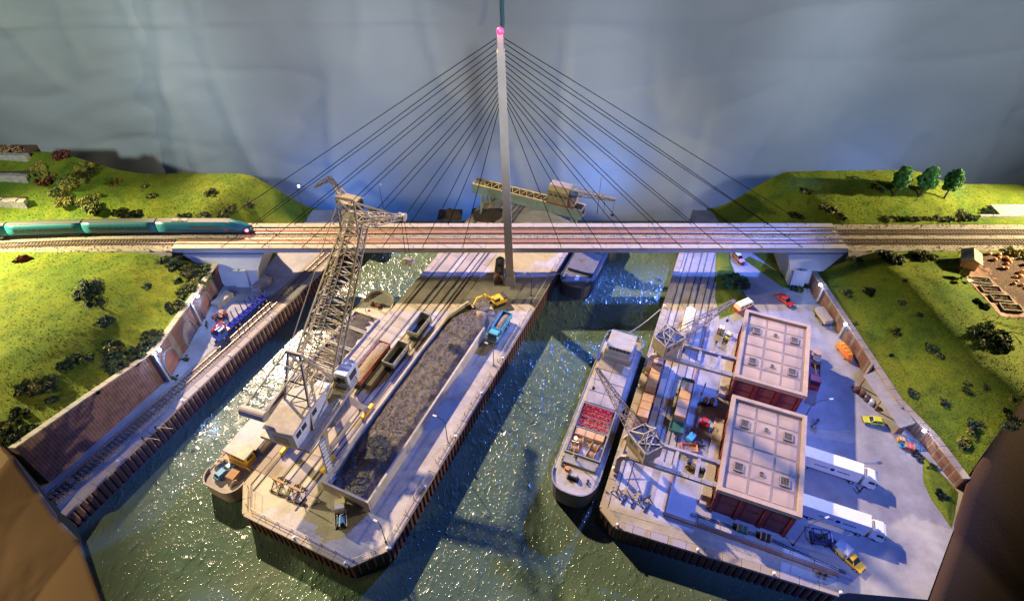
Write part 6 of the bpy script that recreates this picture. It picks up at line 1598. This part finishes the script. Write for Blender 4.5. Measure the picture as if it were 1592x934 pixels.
# big trees
def tree(label,x,y,h,r,mats,seed,group=None,lean=0.0,solid=True,name='tree'):
    rng=random.Random(seed); t=thing(name,label,'tree',(x,y,gz(x,y)-.1),rng.uniform(0,360),group)
    tk_=MB().cyl((0,0,0),(lean*.4,0,h*.35),.28,.2,n=8).cyl((lean*.4,0,h*.35),(lean,0,h*.8),.2,.08,n=8)
    for k in range(7):
        a=rng.uniform(0,6.28); z0=h*rng.uniform(.3,.6); tk_.cyl((lean*.5,0,z0),(lean*.5+cos(a)*r*.7,sin(a)*r*.7,z0+h*.22),.1,.03,n=5)
    tk_.build('trunk','bark',t)
    lobes=[]
    for k in range(30 if solid else 18):
        a=2.4*k+rng.uniform(-.4,.4); zf=(k+.5)/30 if solid else rng.uniform(0,1); d=r*(sin(pi*(.22+.7*zf)))*(rng.uniform(.35,.72) if solid else rng.uniform(.2,.78)); lobes.append((lean*.7+cos(a)*d,sin(a)*d,h*(.36+.54*zf),r*rng.uniform(.28,.42)))
    co_=MB()
    for x_,y_,z_,r_ in lobes: co_.ball((x_,y_,z_),r_*(.8 if solid else .5),n=7,m=5,jit=.35,rng=rng)
    co_.build('crown',mats[0],t)
    for m_ in mats:
        fb=MB()
        for x_,y_,z_,r_ in lobes: leafy(fb,(x_,y_,z_),r_,95,.24,rng,(1,1,.9),.7 if solid else .35)
        fb.build('leaves',m_,t)
    return t
for i,(x,l) in enumerate(((104.0,'bright green leafy tree on the right hill, nearest the bridge mast'),(111.0,'bright green leafy tree on the right hill, middle of three'),(118.2,'bright green leafy tree on the right hill, farthest from the mast'))):
    tree(l,x,14.0,9.6,2.55,['leaf_tree','leaf_tree','leaf_mid'],800+i,'three bright green trees')
tree('dark gnarled tree standing alone on the left embankment',-91.0,-28.5,9.0,4.3,['leaf_dark','leaf_dark'],820,None,.8,False)

# ------------------------------------------------------------------ garden on the right hill
def drape(name,poly,m_,dz=.08,kind='structure'):
    xs=[p[0] for p in poly]; 
    return struct(MB().grid(lambda s,t:(lambda x,y:(x,y,gz(x,y)+dz+.1*mnoise.noise(Vector((x*1.3,y*1.3,4)))))(lerp(pl(poly[:2],t)[0],pl(poly[2:],t)[0],s),lerp(pl(poly[:2],t)[1],pl(poly[2:],t)[1],s)),26,26),name,m_,True)
drape('garden_soil_ground',[(113.2,-6.9),(116.5,-29),(140,-6.9),(140,-22)],'soil',.10)
drape('garden_path_ground',[(108.2,-12.5),(109.0,-29.4),(116.5,-9.0),(116.4,-29.5)],'brown_slat',.08)
sh=thing('garden_shed','wooden garden shed with grey pitched roof and red door','shed',(111.8,-11.2,gz(111.8,-11.2)-.05),-62)
for a,b,c,d in ((-2.0,2.0,-1.6,-1.45),(-2.0,2.0,1.45,1.6),(-2.0,-1.85,-1.45,1.45),(1.85,2.0,-1.45,1.45)): MB().bb(a,b,c,d,0,2.3).build('wall','wood',sh)
rf=MB().add([(-2.5,-2.3,2.15),(2.7,-2.3,2.15),(2.7,0,3.2),(-2.5,0,3.2),(-2.5,2.3,2.15),(2.7,2.3,2.15),(-2.5,-2.3,2.27),(2.7,-2.3,2.27),(2.7,0,3.34),(-2.5,0,3.34),(-2.5,2.3,2.27),(2.7,2.3,2.27)],[(0,1,2,3),(3,2,5,4),(6,9,8,7),(9,10,11,8),(0,6,7,1),(4,5,11,10),(1,7,8,2),(2,8,11,5),(0,3,9,6),(3,4,10,9)]).build('roof','stone',sh)
for s in (-1,1): MB().add([(s*1.92,-1.6,2.28),(s*1.92,1.6,2.28),(s*1.92,0,3.1)],[(0,1,2)]).build('gable','wood',sh)
MB().bb(1.99,2.06,-.5,.5,.05,2.0).build('door','red',sh); MB().bb(2.0,2.9,-.8,.8,0,.15).build('doorstep','timber',sh)
for x in (2.6,): 
    for s in (-1,1): MB().cyl((x,s*2.1,0),(x,s*2.1,2.2),.09,n=5).build('porch_post','wood',sh)
for i,(x,y,m_,l) in enumerate(((111.6,-17.4,'stone','wooden garden bed with pale plants, nearest the shed'),(112.0,-20.6,'leaf_red','wooden garden bed with red flowers'),(112.5,-23.7,'leaf_mid','wooden garden bed with grey green plants'),(113.0,-26.7,'leaf_yellow','wooden garden bed with yellow flowers'))):
    z=gz(x,y); t=thing('garden_bed',l,'garden bed',(x,y,z),6,'raised garden beds')
    for a,b,c,d in ((-2.2,2.2,-1.15,-.95),(-2.2,2.2,.95,1.15),(-2.2,-2.0,-.94,.94),(2.0,2.2,-.94,.94)): MB().bb(a,b,c,d,-.25,.62).build('board','timber',t)
    MB().bb(-2.0,2.0,-.95,.95,-.1,.35).build('bed_soil','soil',t)
    fb=MB(); r2=random.Random(i)
    for k in range(26): leafy(fb,(r2.uniform(-1.7,1.7),r2.uniform(-.75,.75),.45),.24,7,.13,r2)
    fb.build('plants',m_,t)['kind']='stuff'
pm_me=mesh_of(MB().lathe([(.10,.02),(.34,.06),(.45,.25),(.36,.45),(.12,.50)],(0,0,0),10),'pumpkin','pumpkin')
for p in pm_me.polygons: p.use_smooth=True
stalk=mesh_of(MB().cyl((0,0,.45),(.05,0,.66),.06,.04,n=5),'stalk','leaf_mid')
for i in range(34):
    row=i%3; f=i/33; x=lerp(118.2,123.5,rg.random())+row*1.6-((f*14) if f>.75 else 0)*.0; y=-6.9-f*17+rg.uniform(-1,1)
    o=bpy.data.objects.new('pumpkin',pm_me); COL.objects.link(o); put(o,(x,y,gz(x,y)+.12)); s_=rg.uniform(.8,1.5); o.scale=(s_,s_,s_); tag(o,'orange pumpkin lying on the dark soil field','pumpkin','pumpkins in the field'); inst('stalk',stalk,o,(0,0,0))
fence_rail('low dark garden fence below the flower beds',[(104.5,-31.0,gz(105,-31)),(118,-31.6,gz(118,-31))],None,1.0,'wood',2.2)
t=thing('wheelbarrow','white wheelbarrow on the meadow beside the garden beds','wheelbarrow',(107.6,-18.6,gz(107.6,-18.6)),70)
loft(MB(),[[(-.3,-.4,.35),(.3,-.4,.35),(.3,.4,.35),(-.3,.4,.35)],[(-.5,-.6,.85),(.5,-.6,.85),(.5,.7,.85),(-.5,.7,.85)]]).build('tray','white_paint',t)
wheel(t,(0,.8,.25),.25,.12); MB().tube([(-.3,.8,.25),(-.35,-1.2,.65)],.04,4).tube([(.3,.8,.25),(.35,-1.2,.65)],.04,4).build('handles','wood',t)
tree('thin young olive tree beside the white wheelbarrow',106.6,-17.2,3.0,.9,['leaf_olive'],830)
t=thing('fallen_branch','bare brown branch lying on the meadow below the garden','branch',(109,-35.5,gz(109,-35.5)),40)
MB().tube([(-2,0,.2),(0,.3,.5),(2.2,-.2,.9)],.09,5).tube([(0,.3,.5),(.6,1.4,.9)],.06,4).tube([(1,.1,.7),(1.6,-1,.9)],.05,4).build('bough','bark',t)
# stone terrace corner at the far right
t=thing('field_wall','pale low field wall with earth behind the right track end','wall',(0,0,0))
MB().bb(126,137,8.2,8.9,9.3,10.5).build('wall_face','stone',t); MB().bb(132,142,9.0,14,9.2,10.2).build('earth_fill','stone',t)
bush('dark bush on the field wall at the far right',129.6,10.4,9.9,1.6,['leaf_dark','leaf_mid'],840)

# short rough grass tufts all over the hills
def tufts(name,fn,n,m_,seed,lab):
    r2=random.Random(seed); mb=MB()
    for i in range(n):
        s=r2.random(); t_=r2.random(); p=fn(s*.75,t_); h=r2.uniform(.04,.13); a=r2.uniform(0,3.14)
        for k in range(3):
            b=a+k*1.05; dx,dy=cos(b)*.16,sin(b)*.16; mb.add([(p[0]-dx,p[1]-dy,p[2]-.05),(p[0]+dx,p[1]+dy,p[2]-.05),(p[0]+dx*.3+r2.uniform(-.1,.1),p[1]+r2.uniform(-.1,.1),p[2]+h)],[(0,1,2)])
    o=mb.build(name,m_); return tag(o,lab,'grass',None,'stuff')
mat('tuft',(.19,.205,.022),.95,var=.35,scale=.3)
tufts('grass_tufts',hill_l,5000,'tuft',1,'short rough grass on the left embankment'); tufts('grass_tufts',hill_r,5000,'tuft',2,'short rough grass on the right embankment')
tufts('grass_tufts',hill_bl,5000,'tuft',3,'short rough grass on the hill behind the left track'); tufts('grass_tufts',hill_br,5000,'tuft',4,'short rough grass on the hill behind the right track')
